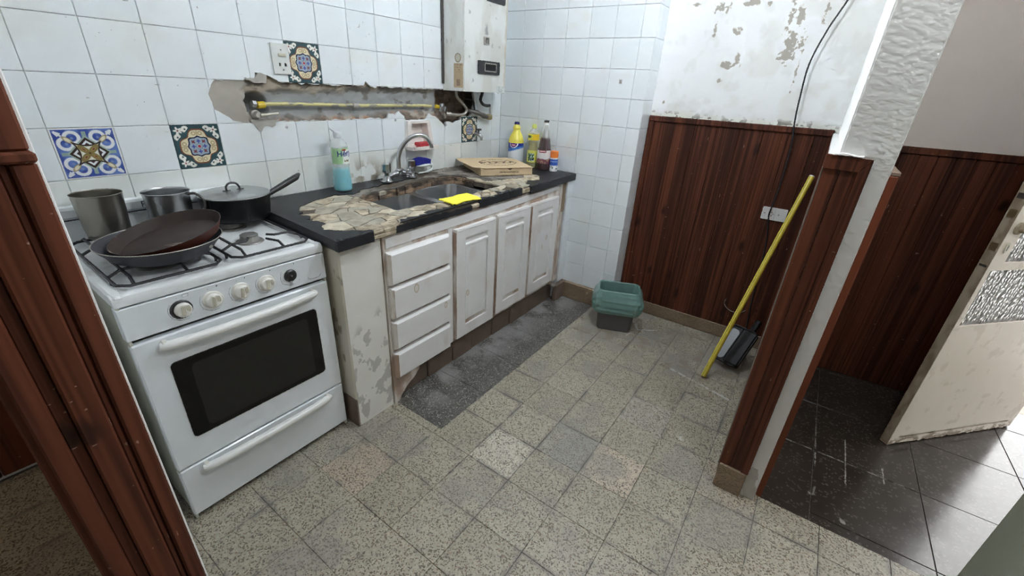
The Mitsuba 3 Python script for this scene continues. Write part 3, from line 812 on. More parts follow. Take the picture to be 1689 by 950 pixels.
# chips and holes in single tiles
for (x, z, s) in ((0.716, 1.137, 0.006), (1.30, 1.152, 0.006), (1.55, 1.395, 0.003), (1.68, 1.118, 0.008)):
    put('tile_chip', slab(Point(x, z).buffer(s, quad_segs=3), 'xz', -0.0008, 0.004), 'print_grey', 'wall_back', False)
# gas pipe, valves and hoses in the channel
gp = 'gas_pipe'
put('pipe', tube([(0.625, 0.006, 1.226), (0.72, 0.007, 1.227), (0.90, 0.010, 1.225), (1.06, 0.011, 1.222)], 0.0070), 'pipe_yellow', gp)
put('pipe', tube([(1.082, 0.011, 1.221), (1.30, 0.010, 1.222), (1.48, 0.010, 1.222), (1.575, 0.011, 1.219)], 0.0070), 'pipe_yellow', gp)
put('coupling', tube([(1.056, 0.011, 1.222), (1.086, 0.011, 1.221)], 0.0115), 'smear', gp)
put('tape', tube([(0.612, 0.002, 1.222), (0.640, 0.003, 1.224)], 0.0135), 'yellow_tape', gp)
put('nut', tube([(0.592, 0.0, 1.228), (0.606, 0.0, 1.226)], 0.0135, 6), 'aluminium', gp)
tag(gp, 'yellow gas pipe lying in the broken wall channel', 'pipe')
iv = 'isolating_valve'
put('body', lathe([(0, -0.03), (0.016, -0.03), (0.018, -0.012), (0.013, -0.008), (0.013, 0.0), (0.011, 0.004), (0.011, 0.012), (0, 0.013)], 20, (0.600, -0.012, 1.188), trimesh.transformations.rotation_matrix(math.pi / 2, (1, 0, 0))), 'dull_metal', iv)
put('lever', tube([(0.606, -0.026, 1.188), (0.63, -0.032, 1.190), (0.672, -0.034, 1.194)], [0.006, 0.0045, 0.005], 8), 'knob_grip', iv)
tag(iv, 'grey gas stopcock with a thin lever at the left end of the wall channel', 'valve')
sv = 'shut_off_valve'
put('body', lathe([(0, -0.020), (0.020, -0.020), (0.021, -0.008), (0.024, -0.006), (0.024, 0.006), (0.018, 0.010), (0.012, 0.022), (0, 0.024)], 20, (1.645, -0.004, 1.212)), 'chrome', sv)
put('nut', tube([(1.600, 0.004, 1.218), (1.622, 0.002, 1.216)], 0.011, 6), 'yellow_tape', sv)
put('stem', tube([(1.645, -0.002, 1.196), (1.66, 0.0, 1.178), (1.676, 0.006, 1.160)], [0.012, 0.010, 0.012], 10), 'dull_metal', sv)
tag(sv, 'chrome shut-off valve at the right end of the yellow pipe', 'valve')
h1 = 'water_hose'
put('hose', tube(spline([(1.732, -0.03, 1.318), (1.742, -0.032, 1.272), (1.790, -0.034, 1.236), (1.828, -0.032, 1.202), (1.812, -0.024, 1.176), (1.765, -0.012, 1.172), (1.720, 0.010, 1.176)]), 0.0085), 'dull_metal', h1)
put('fitting', tube([(1.705, 0.02, 1.177), (1.728, 0.006, 1.176)], 0.013, 8), 'dull_metal', h1)
tag(h1, 'bent grey metal pipe looping under the water heater into the wall', 'pipe')
h2 = 'braided_hose'
put('hose', tube(spline([(1.945, -0.06, 1.318), (1.938, -0.060, 1.288), (1.930, -0.056, 1.262), (1.955, -0.050, 1.238), (2.00, -0.044, 1.226), (2.040, -0.042, 1.226)]), 0.0095), 'cable_black', h2)
put('fitting', tube([(2.040, -0.042, 1.226), (2.047, -0.042, 1.215), (2.047, -0.042, 1.178)], 0.0085), 'chrome', h2)
put('elbow', rbox(2.018, 2.060, -0.058, -0.024, 1.140, 1.176, 0.012), 'brass', h2)
put('valve', tube([(1.880, 0.0, 1.198), (1.90, -0.03, 1.190), (1.925, -0.04, 1.184), (1.95, -0.04, 1.176), (1.985, -0.04, 1.166), (2.02, -0.04, 1.158)], [0.010, 0.012, 0.016, 0.012, 0.017, 0.013], 10), 'bronze_dark', h2)
put('cable', tube(spline([(1.872, 0.02, 1.262), (1.895, -0.022, 1.250), (1.905, -0.025, 1.226), (1.908, -0.028, 1.200)]), 0.0065), 'cable_black', h2)
tag(h2, 'black water hose and dull elbow below the right side of the heater', 'hose')

# ---- right wall: tiled pier, return, peeling plaster and wainscot
RXW, RY0 = WX, 0.0052
k = put('wall_right', bx(WX + 0.006, 2.72, -0.979, 0.2, -0.1, CEIL), 'grout', smooth=False)
tag(k, 'right kitchen wall: tiled pier, peeling white plaster and dark wood wainscot', kind='structure')
put('plaster', bx(2.362, 2.72, -2.03, -0.979, -0.1, CEIL), 'plaster_peeling', 'wall_right', False)
RZ = 1.0118
rt = mikit.ply(bx(0.0, 0.012, -0.0742, 0.0742, -0.0742, 0.0742, 0.0013), 'tile_white', smooth=False)
for j in range(7):
    for r in range(-6, 7):
        y1, z0 = -(RY0 + j * 0.15), RZ + r * 0.15
        zz0 = max(z0, 0.118)
        y0 = max(y1 - 0.15, -0.985)
        if r == -6 or y0 > y1 - 0.149 or j == 0:
            put('tile', bx(WX, WX + 0.012, y0 + 0.0008, (0.0 if j == 0 else y1) - 0.0008, zz0 + 0.0008, z0 + 0.15 - 0.0008, 0.0013), 'tile_white', 'wall_right', False)
        else:
            scene[num('wall_right__tile')] = {**rt, 'to_world': T().translate([WX, y1 - 0.075, z0 + 0.075]).rotate([0, 1, 0], rng.normal(0, 0.22)).rotate([0, 0, 1], rng.normal(0, 0.22))}
for r in range(-6, 7):
    z0 = RZ + r * 0.15
    put('tile', bx(WX + 0.001, 2.359, -0.985, -0.975, max(z0, 0.118) + 0.0008, z0 + 0.15 - 0.0008, 0.0013), 'tile_white', 'wall_right', False)
put('cover_slot', slab(sbox(-0.840, 1.386, -0.820, 1.412), 'yz', WX - 0.0012, WX + 0.01), 'plastic_outlet', 'wall_right', False, label='small slotted outlet plate set in the tile')
for dy in (-0.834, -0.826):
    put('cover_slot', slab(sbox(dy - 0.0028, 1.390, dy + 0.0028, 1.408), 'yz', WX - 0.0024, WX), 'burner_cap', 'wall_right', False)
# wainscot boards, rails
yb = -1.02
while yb > -1.885:
    w = 0.113 + rng.uniform(-0.004, 0.004)
    y0 = max(yb - w, -1.885)
    put('board', bx(2.344, 2.364, y0 + 0.0005, yb - 0.0005, 0.085, 1.205, 0.0012), 'wood', 'wall_right', False)
    yb -= w
put('top_rail', bx(2.332, 2.364, -1.886, -0.988, 1.205, 1.234, 0.003), 'wood', 'wall_right', False)
put('stile', bx(2.334, 2.364, -1.02, -0.988, 0.08, 1.206, 0.003), 'wood', 'wall_right', False)
yb = -2.035
while yb > -2.97:
    w = 0.063 + rng.uniform(-0.002, 0.002)
    xo = 2.362 + (-(yb) - 2.03) * 0.06
    put('board', bx(xo, xo + 0.06, max(yb - w, -2.97) + 0.0002, yb - 0.0002, 0.0, 1.165, 0.0025), 'wood', 'wall_right', False)
    yb -= w
put('top_rail', slab(Polygon([(2.350, -2.03), (2.408, -2.97), (2.50, -2.97), (2.50, -2.03)]), 'xy', 1.165, 1.192), 'wood', 'wall_right', False)
put('pink_plaster', slab(Polygon([(2.372, -2.03), (2.428, -2.97), (2.72, -2.97), (2.72, -2.03)]), 'xy', -0.1, CEIL), 'plaster_pink', 'wall_right', False)
put('pink_plaster', bx(2.43, 2.72, -4.3, -3.80, -0.1, CEIL), 'plaster_pink', 'wall_right', False)
put('pink_plaster', bx(2.43, 2.72, -3.80, -2.97, 2.06, CEIL), 'plaster_pink', 'wall_right', False)

# skirtings
k = put('baseboard_right', cat(bx(2.196, WX + 0.004, -0.985, -0.0, 0.0, 0.118, 0.004), bx(2.196, 2.345, -1.003, -0.984, 0.0, 0.118, 0.004)), 'skirting', smooth=False)
tag(k, 'brown terrazzo skirting at the foot of the tiled pier', kind='structure')
k = put('baseboard_wainscot', bx(2.342, 2.366, -1.9, -1.0, 0.0, 0.088, 0.006), 'skirting', smooth=False)
tag(k, 'brown terrazzo skirting under the dark wainscot by the waste bin', kind='structure')

# ---- stub partition between kitchen and hall
k = put('wall_partition', bx(1.150, 2.40, -2.022, -1.905, 0.0, CEIL, 0.003), 'plaster_rough', smooth=False)
tag(k, 'rough white plaster partition end clad with dark wood on its lower half', kind='structure')
put('skim', bx(1.165, 2.37, -1.9052, -1.9035, 1.20, CEIL), 'paint_white', 'wall_partition', False)
put('bare_patch', slab(Polygon(rough([(-1.986, 0.004), (-2.021, 0.004), (-2.022, 0.055), (-2.008, 0.075), (-2.010, 0.105), (-2.000, 0.145), (-1.982, 0.150), (-1.976, 0.10)], 0.002, 0.01, 5)).buffer(0), 'yz', 1.1488, 1.152), 'smear', 'wall_partition', False)
for a, b in ((-1.956, -1.917), (-1.917, -1.880)):
    put('board', bx(1.141, 1.152, a + 0.0004, b - 0.0004, 0.112, 1.19, 0.0012), 'wood', 'wall_partition', False)
put('end_stile', slab(Polygon([(-1.978, 0.112), (-1.955, 0.112), (-1.955, 1.186), (-1.978, 1.218)]), 'yz', 1.136, 1.152), 'wood', 'wall_partition', False)
put('end_rail', slab(Polygon([(-1.9775, 1.219), (-1.9545, 1.186), (-1.878, 1.188), (-1.878, 1.223)]), 'yz', 1.135, 1.152), 'wood', 'wall_partition', False)
put('edge_strip', bx(1.142, 1.156, -1.8805, -1.8765, 0.10, 1.19, 0.001), 'edge_grey', 'wall_partition', False)
put('plaster_flake', slab(Polygon(rough([(-1.890, 1.2225), (-1.91, 1.224), (-1.955, 1.221), (-1.955, 1.224), (-1.92, 1.229), (-1.893, 1.226)], 0.0008, 0.006, 9)).buffer(0), 'yz', 1.131, 1.151), 'paint_white', 'wall_partition', False)
for i in range(11):
    put('board', bx(1.152 + i * 0.108, 1.152 + (i + 1) * 0.108 - 0.002, -1.906, -1.881, 0.05, 1.196, 0.003), 'wood', 'wall_partition', False)
put('plaster_step', bx(1.154, 2.342, -1.906, -1.882, 1.190, 1.221, 0.002), 'plaster_rough', 'wall_partition', False)
for i in range(11):
    put('board', bx(1.151 + i * 0.11, 1.151 + (i + 1) * 0.11 - 0.002, -2.040, -2.021, 0.03, 1.185, 0.002), 'wood_red' if i == 0 else 'wood', 'wall_partition', False)
put('cap_rail', bx(1.153, 2.36, -2.042, -2.021, 1.185, 1.196, 0.002), 'wood_raw', 'wall_partition', False)
k = put('baseboard_partition', cat(bx(1.134, 1.152, -1.976, -1.882, 0.0, 0.112, 0.004), bx(1.152, 2.34, -1.906, -1.884, 0.0, 0.05, 0.004)), 'skirting', smooth=False)
tag(k, 'brown terrazzo skirting around the partition end', kind='structure')

# ---- wall end on the left, beside the stove
k = put('wall_left', bx(-0.302, -0.150, -0.795, 0.20, 0.0, CEIL, 0.002), 'paint_white', smooth=False)
tag(k, 'wall end left of the stove, clad with dark grooved wood and edged in white', kind='structure')
for (a, b, y) in ((-0.306, -0.272, -0.815), (-0.272, -0.250, -0.799), (-0.250, -0.203, -0.819), (-0.203, -0.188, -0.802), (-0.188, -0.156, -0.814)):
    put('board', bx(a, b, y, -0.794, 0.0, 1.185, 0.004), 'wood', 'wall_left', False)
put('ledge', bx(-0.31, -0.154, -0.823, -0.794, 1.185, 1.203, 0.004), 'wood', 'wall_left', False)
for (a, b, y) in ((-0.306, -0.232, -0.806), (-0.232, -0.156, -0.812)):
    put('casing', bx(a + 0.0008, b - 0.0008, y, -0.794, 1.203, 2.15, 0.004), 'wood', 'wall_left', False)
for i in range(8):
    put('board', bx(-0.318, -0.301, -0.80 + i * 0.118, -0.80 + (i + 1) * 0.118 - 0.002, 0.0, 1.2, 0.003), 'wood', 'wall_left', False)
# left room's far wall
k = put('wall_far_left', bx(-3.2, -0.30, 0.155, 0.30, 0.0, CEIL), 'paint_white', smooth=False)
tag(k, 'far wall of the left room with dark wood wainscot', kind='structure')
for i in range(26):
    put('board', bx(-0.318 - (i + 1) * 0.1 + 0.002, -0.318 - i * 0.1, 0.135, 0.157, 0.02, 1.2, 0.003), 'wood', 'wall_far_left', False)
# near wall end at the right edge, rest of the shell
k = put('wall_near_right', bx(0.70, 1.180, -4.3, -2.567, 0.0, CEIL, 0.002), 'paint_green', smooth=False)
tag(k, 'grey-green wall end at the lower right corner', kind='structure')
k = put('wall_rear', bx(-3.2, 2.72, -4.45, -4.3, 0.0, CEIL), 'paint_white', smooth=False)
tag(k, 'plain rear wall of the front room', kind='structure')
k = put('wall_outer_left', bx(-3.35, -3.2, -4.45, 0.30, 0.0, CEIL), 'paint_white', smooth=False)
tag(k, 'plain left wall of the front room', kind='structure')
k = put('ceiling', bx(-3.35, 2.72, -4.45, 0.30, CEIL, CEIL + 0.1), 'ceiling_paint', smooth=False)
tag(k, 'plain white ceiling', kind='structure')
k = put('floor_yard', bx(2.72, 9.0, -9.0, 3.0, -0.16, -0.04), 'yard_paving', smooth=False)
tag(k, 'sunlit pale yard paving outside the open door', kind='structure')
k = put('floor_sill', bx(2.56, 2.74, -3.80, -2.97, -0.1, 0.0), 'skirting', smooth=False)
tag(k, 'brown threshold under the open door', kind='structure')

# ---- open door
A, tt, nn = np.array([1.838, -2.462, 0.006]), np.array([0.737, -0.676, 0]), np.array([0.676, 0.737, 0])
DM = np.eye(4)
DM[:3, 0], DM[:3, 1], DM[:3, 2], DM[:3, 3] = tt, nn, [0, 0, 1], A


def dput(name, m, mat_, parent='door_1', smooth=False, label=None):
    m = tris(m).copy()
    m.apply_transform(DM)
    return put(name, m, mat_, parent, smooth, label)


face = sbox(0, 0, 0.74, 2.02)
g1, g2 = sbox(0.022, 0.597, 0.69, 0.828), sbox(0.066, 0.858, 0.69, 1.18)
frame = face.difference(g1).difference(g2).difference(sbox(0.066, 1.22, 0.69, 1.92))
bot = Polygon(rough([(0, 0), (0.74, 0)], 0.0025, 0.012, 8, False).tolist() + [(0.74, 0.1), (0, 0.1)]).buffer(0).intersection(sbox(0, -0.1, 0.74, 0.2))
frame = frame.difference(sbox(-0.1, -0.1, 0.8, 0.05)).union(bot).difference(sbox(0.045, 0.030, 0.70, 0.041))
dput('leaf', slab(frame, 'xz', 0.0, 0.033), 'door_paint')
dput('edge', bx(-0.0008, 0.002, 0.0012, 0.0325, 0.004, 2.02), 'door_edge')
dput('groove', bx(0.043, 0.702, 0.010, 0.03, 0.029, 0.042), 'door_edge')
for z0, z1, x0 in ((0.597, 0.828, 0.022), (0.858, 1.18, 0.066), (1.22, 1.92, 0.066)):
    dput('pane', bx(x0 - 0.004, 0.694, 0.008, 0.013, z0 - 0.004, z1 + 0.004), 'patterned_glass')
dput('rose', lathe([(0, 0), (0.022, 0), (0.020, 0.006), (0.012, 0.008), (0.010, 0.03), (0, 0.03)], 24, (0.038, 0.0, 0.985), trimesh.transformations.rotation_matrix(math.pi / 2, (1, 0, 0))), 'door_edge', smooth=30)
dput('lever', tube([(0.038, -0.028, 0.985), (0.06, -0.032, 0.985), (0.13, -0.034, 0.98)], [0.011, 0.010, 0.008], 12), 'dark_metal', smooth=30)
dput('keyhole', slab(affinity.scale(Point(0.034, 0.915).buffer(1), 0.009, 0.020), 'xz', -0.003, 0.002), 'knob_grip')
dput('keyhole_shade', slab(sbox(0.0325, 0.905, 0.0355, 0.925), 'xz', -0.0036, 0.0), 'dark_metal')  # dark strip on the plate, painted for the shade inside the keyhole
for z, h in ((1.085, 0.018), (1.02, 0.028), (0.90, 0.03), (0.84, 0.008)):
    dput('latch', bx(-0.0016, 0.004, 0.006, 0.028, z, z + h), 'dark_metal' if h < 0.02 else 'brass')
tag('door_1', 'peeling cream door with patterned glass panes standing ajar in the hall', kind='structure')

# ================================================================== SINK UNIT
def cz(x, y): return 0.85 + 0.0135 * x + 0.03 * y     # the old worktop is slightly out of level


SH = np.eye(4)
SH[2, 0], SH[2, 1], SH[2, 3] = 0.0135, 0.03, 0.85


def ctop(m):
    m = m.copy()
    m.apply_transform(SH)
    return m


OUT = Polygon([(0.500, -0.002), (0.495, -0.30), (0.486, -0.623), (0.80, -0.608), (1.40, -0.606), (2.214, -0.622), (2.214, -0.002)])
CUT = Polygon(rough([(0.872, -0.225), (0.92, -0.185), (1.08, -0.172), (1.16, -0.172), (1.30, -0.152), (1.46, -0.140), (1.545, -0.160), (1.580, -0.225), (1.565, -0.34), (1.575, -0.495), (1.15, -0.512), (0.875, -0.478)], 0.0035, 0.02, 11)).buffer(0)
PEEL = Polygon(rough([(0.555, -0.285), (0.60, -0.215), (0.665, -0.165), (0.73, -0.135), (0.80, -0.125), (0.865, -0.150), (0.90, -0.165), (0.96, -0.125), (1.10, -0.105), (1.30, -0.085), (1.40, -0.020), (1.55, 0.02), (1.85, 0.02), (1.93, -0.20), (1.92, -0.34), (1.965, -0.41), (1.975, -0.50),
                      (1.90, -0.535), (1.875, -0.565), (1.80, -0.535), (1.74, -0.555), (1.70, -0.640), (1.60, -0.640), (1.575, -0.575), (1.48, -0.588), (1.45, -0.565), (1.41, -0.603), (1.35, -0.600), (1.28, -0.575), (1.20, -0.585), (1.06, -0.590), (1.00, -0.575), (0.88, -0.597), (0.80, -0.578), (0.755, -0.64), (0.64, -0.64),
                      (0.635, -0.600), (0.60, -0.566), (0.555, -0.535), (0.525, -0.49), (0.565, -0.43), (0.55, -0.36), (0.585, -0.30)], 0.006, 0.016, 12)).buffer(0)
ct = 'countertop'
slabp = OUT.difference(CUT)
put('slab', ctop(slab(slabp.buffer(-0.003), 'xy', -0.036, -0.004)), 'mortar_dark', ct, False)
# broken stones seen at the cut-out's back and left edges
r2 = np.random.default_rng(21)
ring = np.array(CUT.exterior.coords)
per = LineString(ring)
d = 0.0
while d < per.length - 0.01:
    w = r2.uniform(0.035, 0.085)
    p0, p1 = np.array(per.interpolate(d).coords[0]), np.array(per.interpolate(min(d + w - 0.004, per.length)).coords[0])
    mid = (p0 + p1) / 2
    if mid[1] > -0.30 or mid[0] < 0.9:
        e = (p1 - p0) / (np.linalg.norm(p1 - p0) + 1e-9)
        nrm = np.array([e[1], -e[0]])
        if CUT.contains(Point(*(mid + nrm * 0.01))): nrm = -nrm
        inn, out_ = r2.uniform(0.002, 0.012), 0.03
        poly = Polygon([p0 - nrm * inn, p1 - nrm * (inn + r2.uniform(-0.004, 0.004)), p1 + nrm * out_, p0 + nrm * out_])
        if poly.is_valid and poly.area > 1e-5:
            for a_, b_, mt in ((-0.046, -0.026, 'cut_edge'), (-0.024, -0.007 - r2.uniform(0, 0.006), 'cut_edge' if r2.random() < 0.85 else 'stone_d')):
                m = slab(poly, 'xy', a_, b_)
                put('edge_stone', ctop(m), mt, ct, False)
    d += w
# flagstones laid bare where the black coating has come off
sd = np.random.default_rng(33)
px = np.stack([sd.uniform(0.42, 2.25, 330), sd.uniform(-0.76, 0.08, 330)], 1)
AN = np.array([[0.82, 0.30], [-0.30, 1.25]])           # cells stretched along one direction, as split stone
pq = px @ AN.T
for _ in range(3):                                    # spread the seeds
    dd = pq[:, None] - pq[None]
    d2 = np.hypot(dd[..., 0], dd[..., 1]) + np.eye(len(pq))
    pq = pq + (dd / d2[..., None] * np.maximum(0, 0.052 - d2)[..., None]).sum(1) * 0.25
vor = Voronoi(pq)
INV = np.linalg.inv(AN)
bare = OUT.difference(CUT).intersection(PEEL.buffer(0.004))
for i, reg in enumerate(vor.point_region):
    idx = vor.regions[reg]
    if -1 in idx or not idx: continue
    cell = Polygon(vor.vertices[idx] @ INV.T)
    if cell.area > 0.05: continue
    film = (cell.centroid.y > -0.25 and cell.centroid.x > 0.86) or (cell.centroid.x > 1.60 and cell.centroid.y > -0.42)
    edge_c = cell.centroid.distance(PEEL.exterior) < 0.03
    if edge_c and not film and sd.random() < 0.22: continue
    if cell.centroid.y > -0.185 and cell.centroid.x < 1.50 and sd.random() < 0.45: continue
    c2 = Polygon(rough(np.array(cell.exterior.coords)[:-1], 0.0012, 0.012, i)).buffer(0).buffer(-0.0008 - 0.0016 * sd.random()).intersection(bare)
    mt = 'cement_film' if film else sd.choice(['stone_a', 'stone_b', 'stone_c', 'stone_d'], p=[0.4, 0.2, 0.2, 0.2])
    for g in geoms(c2):
        if g.area < 6e-5: continue
        put('stone', ctop(slab(g.simplify(0.0008), 'xy', -0.010, -0.0022 + sd.uniform(-0.0014, 0.0014))), mt, ct, False)
coat = OUT.difference(PEEL).difference(CUT.buffer(0.004))
put('black_coating', ctop(slab(MultiPolygon(geoms(coat)), 'xy', -0.004, 0.0008)), 'black_coat', ct, False)
# a grey film of old cement is left on the stones at the back right


def front_strip(x0, x1, top, botm, seed):
    t = rough([(x0, top), (x1, top)], 0.0018, 0.012, seed, False)
    return Polygon(np.vstack([t, [(x1, botm), (x0, botm)]])).buffer(0)


for n_, (x0, x1, tp) in enumerate(((0.486, 0.637, 0.0008), (0.752, 1.035, -0.010), (1.035, 1.20, -0.016), (1.255, 1.50, -0.002), (1.50, 1.615, 0.0), (1.690, 2.214, 0.0008))):
    pol = front_strip(x0, x1, tp, -0.038, 40 + n_)
    ya = -0.6235 if x0 < 0.7 else (-0.612 if x0 < 1.6 else -0.6225)
    put('front_coating', ctop(slab(pol, 'xz', ya, ya + 0.020)), 'black_coat', ct, False)
put('side_coating', ctop(slab(Polygon([(0.4995, -0.002), (0.4945, -0.30), (0.4855, -0.623), (0.492, -0.62), (0.506, -0.002)]), 'xy', -0.038, 0.0008)), 'black_coat', ct, False)
for (x0, x1, a_, b_) in ((0.640, 0.686, -0.018, -0.004), (0.688, 0.750, -0.022, -0.004), (0.640, 0.748, -0.036, -0.020), (1.20, 1.252, -0.030, -0.012), (1.618, 1.688, -0.030, -0.006)):
    put('front_stone', ctop(bx(x0, x1, -0.617, -0.59, a_, b_, 0.004)), 'stone_a', ct, False)
tag(ct, 'worn sink worktop with peeling black coating and bare beige flagstones', 'worktop')

# double bowl sink under the cut-out
sk = 'sink'


def rr_ring(x0, x1, y0, y1, r, z, n=7):
    pts = []
    for cx, cy, a0 in ((x1 - r, y1 - r, 0), (x0 + r, y1 - r, 90), (x0 + r, y0 + r, 180), (x1 - r, y0 + r, 270)):
        for k in range(n):
            a = math.radians(a0 + 90 * k / (n - 1))
            pts.append((cx + r * math.cos(a), cy + r * math.sin(a), z))
    return np.array(pts)


def loft(rings, cap_last=True):
    n = len(rings[0])
    v = np.vstack(rings)
    i, j = np.meshgrid(np.arange(len(rings) - 1), np.arange(n), indexing='ij')
    q = np.stack([i * n + j, i * n + (j + 1) % n, (i + 1) * n + (j + 1) % n, (i + 1) * n + j], -1).reshape(-1, 4)
    f = np.vstack([q[:, [0, 1, 2]], q[:, [0, 2, 3]]])
    if cap_last:
        c = len(v)
        v = np.vstack([v, rings[-1].mean(0)])
        e = (len(rings) - 1) * n
        jj = np.arange(n)
        f = np.vstack([f, np.stack([e + jj, e + (jj + 1) % n, np.full(n, c)], 1)])
    return trimesh.Trimesh(v, f, process=False)


for (x0, x1) in ((0.895, 1.205), (1.238, 1.550)):
    y0, y1 = -0.468, -0.150
    rs = []
    for ins, z, r in ((0.0, -0.048, 0.06), (0.003, -0.051, 0.06), (0.010, -0.11, 0.058), (0.016, -0.175, 0.055), (0.024, -0.190, 0.05), (0.045, -0.198, 0.04), (0.10, -0.201, 0.03)):
        rs.append(rr_ring(x0 + ins, x1 - ins, y0 + ins, y1 - ins, r, z))
    put('bowl', ctop(loft(rs)), 'steel', sk, 40)
    put('drain', ctop(lathe([(0, 0.003), (0.012, 0.002), (0.022, 0.004), (0.028, 0.004), (0.030, 0.0)], 24, ((x0 + x1) / 2, (y0 + y1) / 2, -0.2015))), 'chrome', sk)
rim = sbox(0.84, -0.52, 1.62, -0.10)
for (x0, x1) in ((0.895, 1.205), (1.238, 1.550)): rim = rim.difference(rrect(x0, x1, -0.468, -0.150, 0.06, 6))
put('rim', ctop(slab(rim, 'xy', -0.0495, -0.0475)), 'steel', sk, False)
tag(sk, 'stainless steel double bowl sink set below the worktop', 'sink')

# masonry pillar, carcass, fronts
pl = 'counter_pillar'
put('body', slab(Polygon([(0.502, -0.02), (0.502, -0.585), (0.508, -0.592), (0.684, -0.592), (0.688, -0.588), (0.688, -0.02)]), 'xy', 0.0, 0.820), 'pillar_plaster', pl, False)
m = cat(slab(Polygon([(0.498, -0.02), (0.498, -0.594), (0.503, -0.594), (0.503, -0.02)]), 'xy', 0.0, 0.14))
put('skirting', m, 'skirting_grimy', pl, False)
tag(pl, 'plastered masonry pillar between the stove and the drawers, stained near the floor', 'pillar')
# shift pillar foot outwards as in the photo: it leans (old wall)

cb = 'sink_cabinet'
put('carcass', cat(bx(0.692, 0.71, -0.575, -0.03, 0.13, 0.80), bx(2.11, 2.128, -0.575, -0.03, 0.13, 0.80), bx(0.71, 2.11, -0.575, -0.03, 0.13, 0.145), bx(0.71, 2.11, -0.045, -0.03, 0.145, 0.80)), 'cabinet_inside', cb, False)
fr = sbox(0.691, 0.145, 2.128, 0.815)
dr_z = [(0.597, 0.735), (0.443, 0.583), (0.294, 0.427), (0.146, 0.274)]
doors = [(1.082, 1.378, 0.166, 0.742), (1.402, 1.700, 0.176, 0.746), (1.722, 2.022, 0.180, 0.748)]
for a_, b_ in dr_z: fr = fr.difference(sbox(0.715, a_ + 0.012, 1.030, b_ - 0.012))
for x0, x1, a_, b_ in doors: fr = fr.difference(sbox(x0 + 0.02, a_ + 0.02, x1 - 0.02, b_ - 0.02))
put('face_frame', slab(fr, 'xz', -0.598, -0.572), 'cabinet_worn', cb, False)
put('top_rail', slab(Polygon([(0.700, 0.752), (0.700, 0.792), (1.40, 0.800), (2.04, 0.806), (2.04, 0.786), (1.45, 0.762), (1.07, 0.757)]), 'xz', -0.604, -0.597), 'cabinet_white', cb, False)
put('stile', bx(1.048, 1.074, -0.603, -0.597, 0.15, 0.752), 'cabinet_white', cb, False)
toe = Polygon([(0.691, 0.0), (0.712, 0.003), (0.730, 0.030), (0.765, 0.062), (0.815, 0.088), (0.842, 0.115), (0.848, 0.150), (0.691, 0.150)])
put('foot_bracket', slab(toe, 'xz', -0.600, -0.578), 'cabinet_worn', cb, False)
put('stile', bx(0.690, 0.700, -0.598, -0.575, 0.0, 0.82), 'cabinet_worn', cb, False)
put('side_trim', bx(2.044, 2.075, -0.602, -0.575, 0.13, 0.80, 0.003), 'cabinet_worn', cb, False)
put('side_trim', bx(2.098, 2.128, -0.609, -0.575, 0.63, 0.815, 0.006), 'skirting', cb, False)


def bevel_panel(x0, x1, z0, z1, yb, yf, bev):
    v = np.array([[x0, yb, z0], [x1, yb, z0], [x1, yb, z1], [x0, yb, z1],
                  [x0, (yb + yf) / 2, z0], [x1, (yb + yf) / 2, z0], [x1, (yb + yf) / 2, z1], [x0, (yb + yf) / 2, z1],
                  [x0 + bev, yf, z0 + bev * 0.4], [x1 - bev, yf, z0 + bev * 0.4], [x1 - bev, yf, z1 - bev], [x0 + bev, yf, z1 - bev]])
    return trimesh.convex.convex_hull(v)


for i, (a_, b_) in enumerate(dr_z):
    dx = rng.uniform(-0.003, 0.003)
    k = put('drawer', bevel_panel(0.697 + dx, 1.044 + dx, a_, b_, -0.599, -0.623, 0.011), 'cabinet_white', cb, False)
    put('worn_edge', slab(Polygon([(0.6955 + dx, -0.600), (0.6955 + dx, -0.6112), (0.7075 + dx, -0.6234), (0.7085 + dx, -0.6228), (0.6985 + dx, -0.611), (0.6985 + dx, -0.600)]), 'xy', a_ + 0.002, b_ - 0.006), 'cabinet_worn', k, False)
for i, (x0, x1, z0, z1) in enumerate(doors):
    t0 = rng.uniform(-0.002, 0.002)
    w = 0.062
    lf = sbox(x0, z0, x1, z1)
    op = sbox(x0 + w, z0 + 0.060, x1 - w, z1 - 0.050)
    k = 'sink_cabinet__door' if i == 0 else f'sink_cabinet__door_{i:03d}'
    scene[k] = mikit.ply(cat(slab(lf, 'xz', -0.612, -0.599), slab(lf.difference(op), 'xz', -0.622, -0.612), bevel_panel(x0, x1, z1 - 0.012, z1, -0.600, -0.6235, 0.006)), 'cabinet_white')
    # raised field with bevelled edges, hand grip groove and bottom groove
    put('field', bevel_panel(x0 + w + 0.006, x1 - w - 0.006, z0 + 0.084, z1 - 0.084, -0.611, -0.6215, 0.018), 'cabinet_white', k, False)
    put('grip_ledge', bevel_panel(x0 + w - 0.002, x1 - w + 0.002, z1 - 0.094, z1 - 0.080, -0.611, -0.6235, 0.004), 'cabinet_white', k, False)
    put('groove', bx(x0 + w + 0.002, x1 - w - 0.002, -0.6135, -0.611, z0 + 0.061, z0 + 0.080), 'cabinet_worn', k, False)
    put('worn_edge', bx(x0 - 0.0012, x0 + 0.002, -0.6215, -0.600, z0 + 0.004, z1 - 0.012), 'cabinet_worn', k, False)
tag(cb, 'white painted sink cabinet with four drawers and three panelled doors', 'cabinet')
tag('sink_cabinet__door', 'left panelled door, tall and slightly lower than the others')

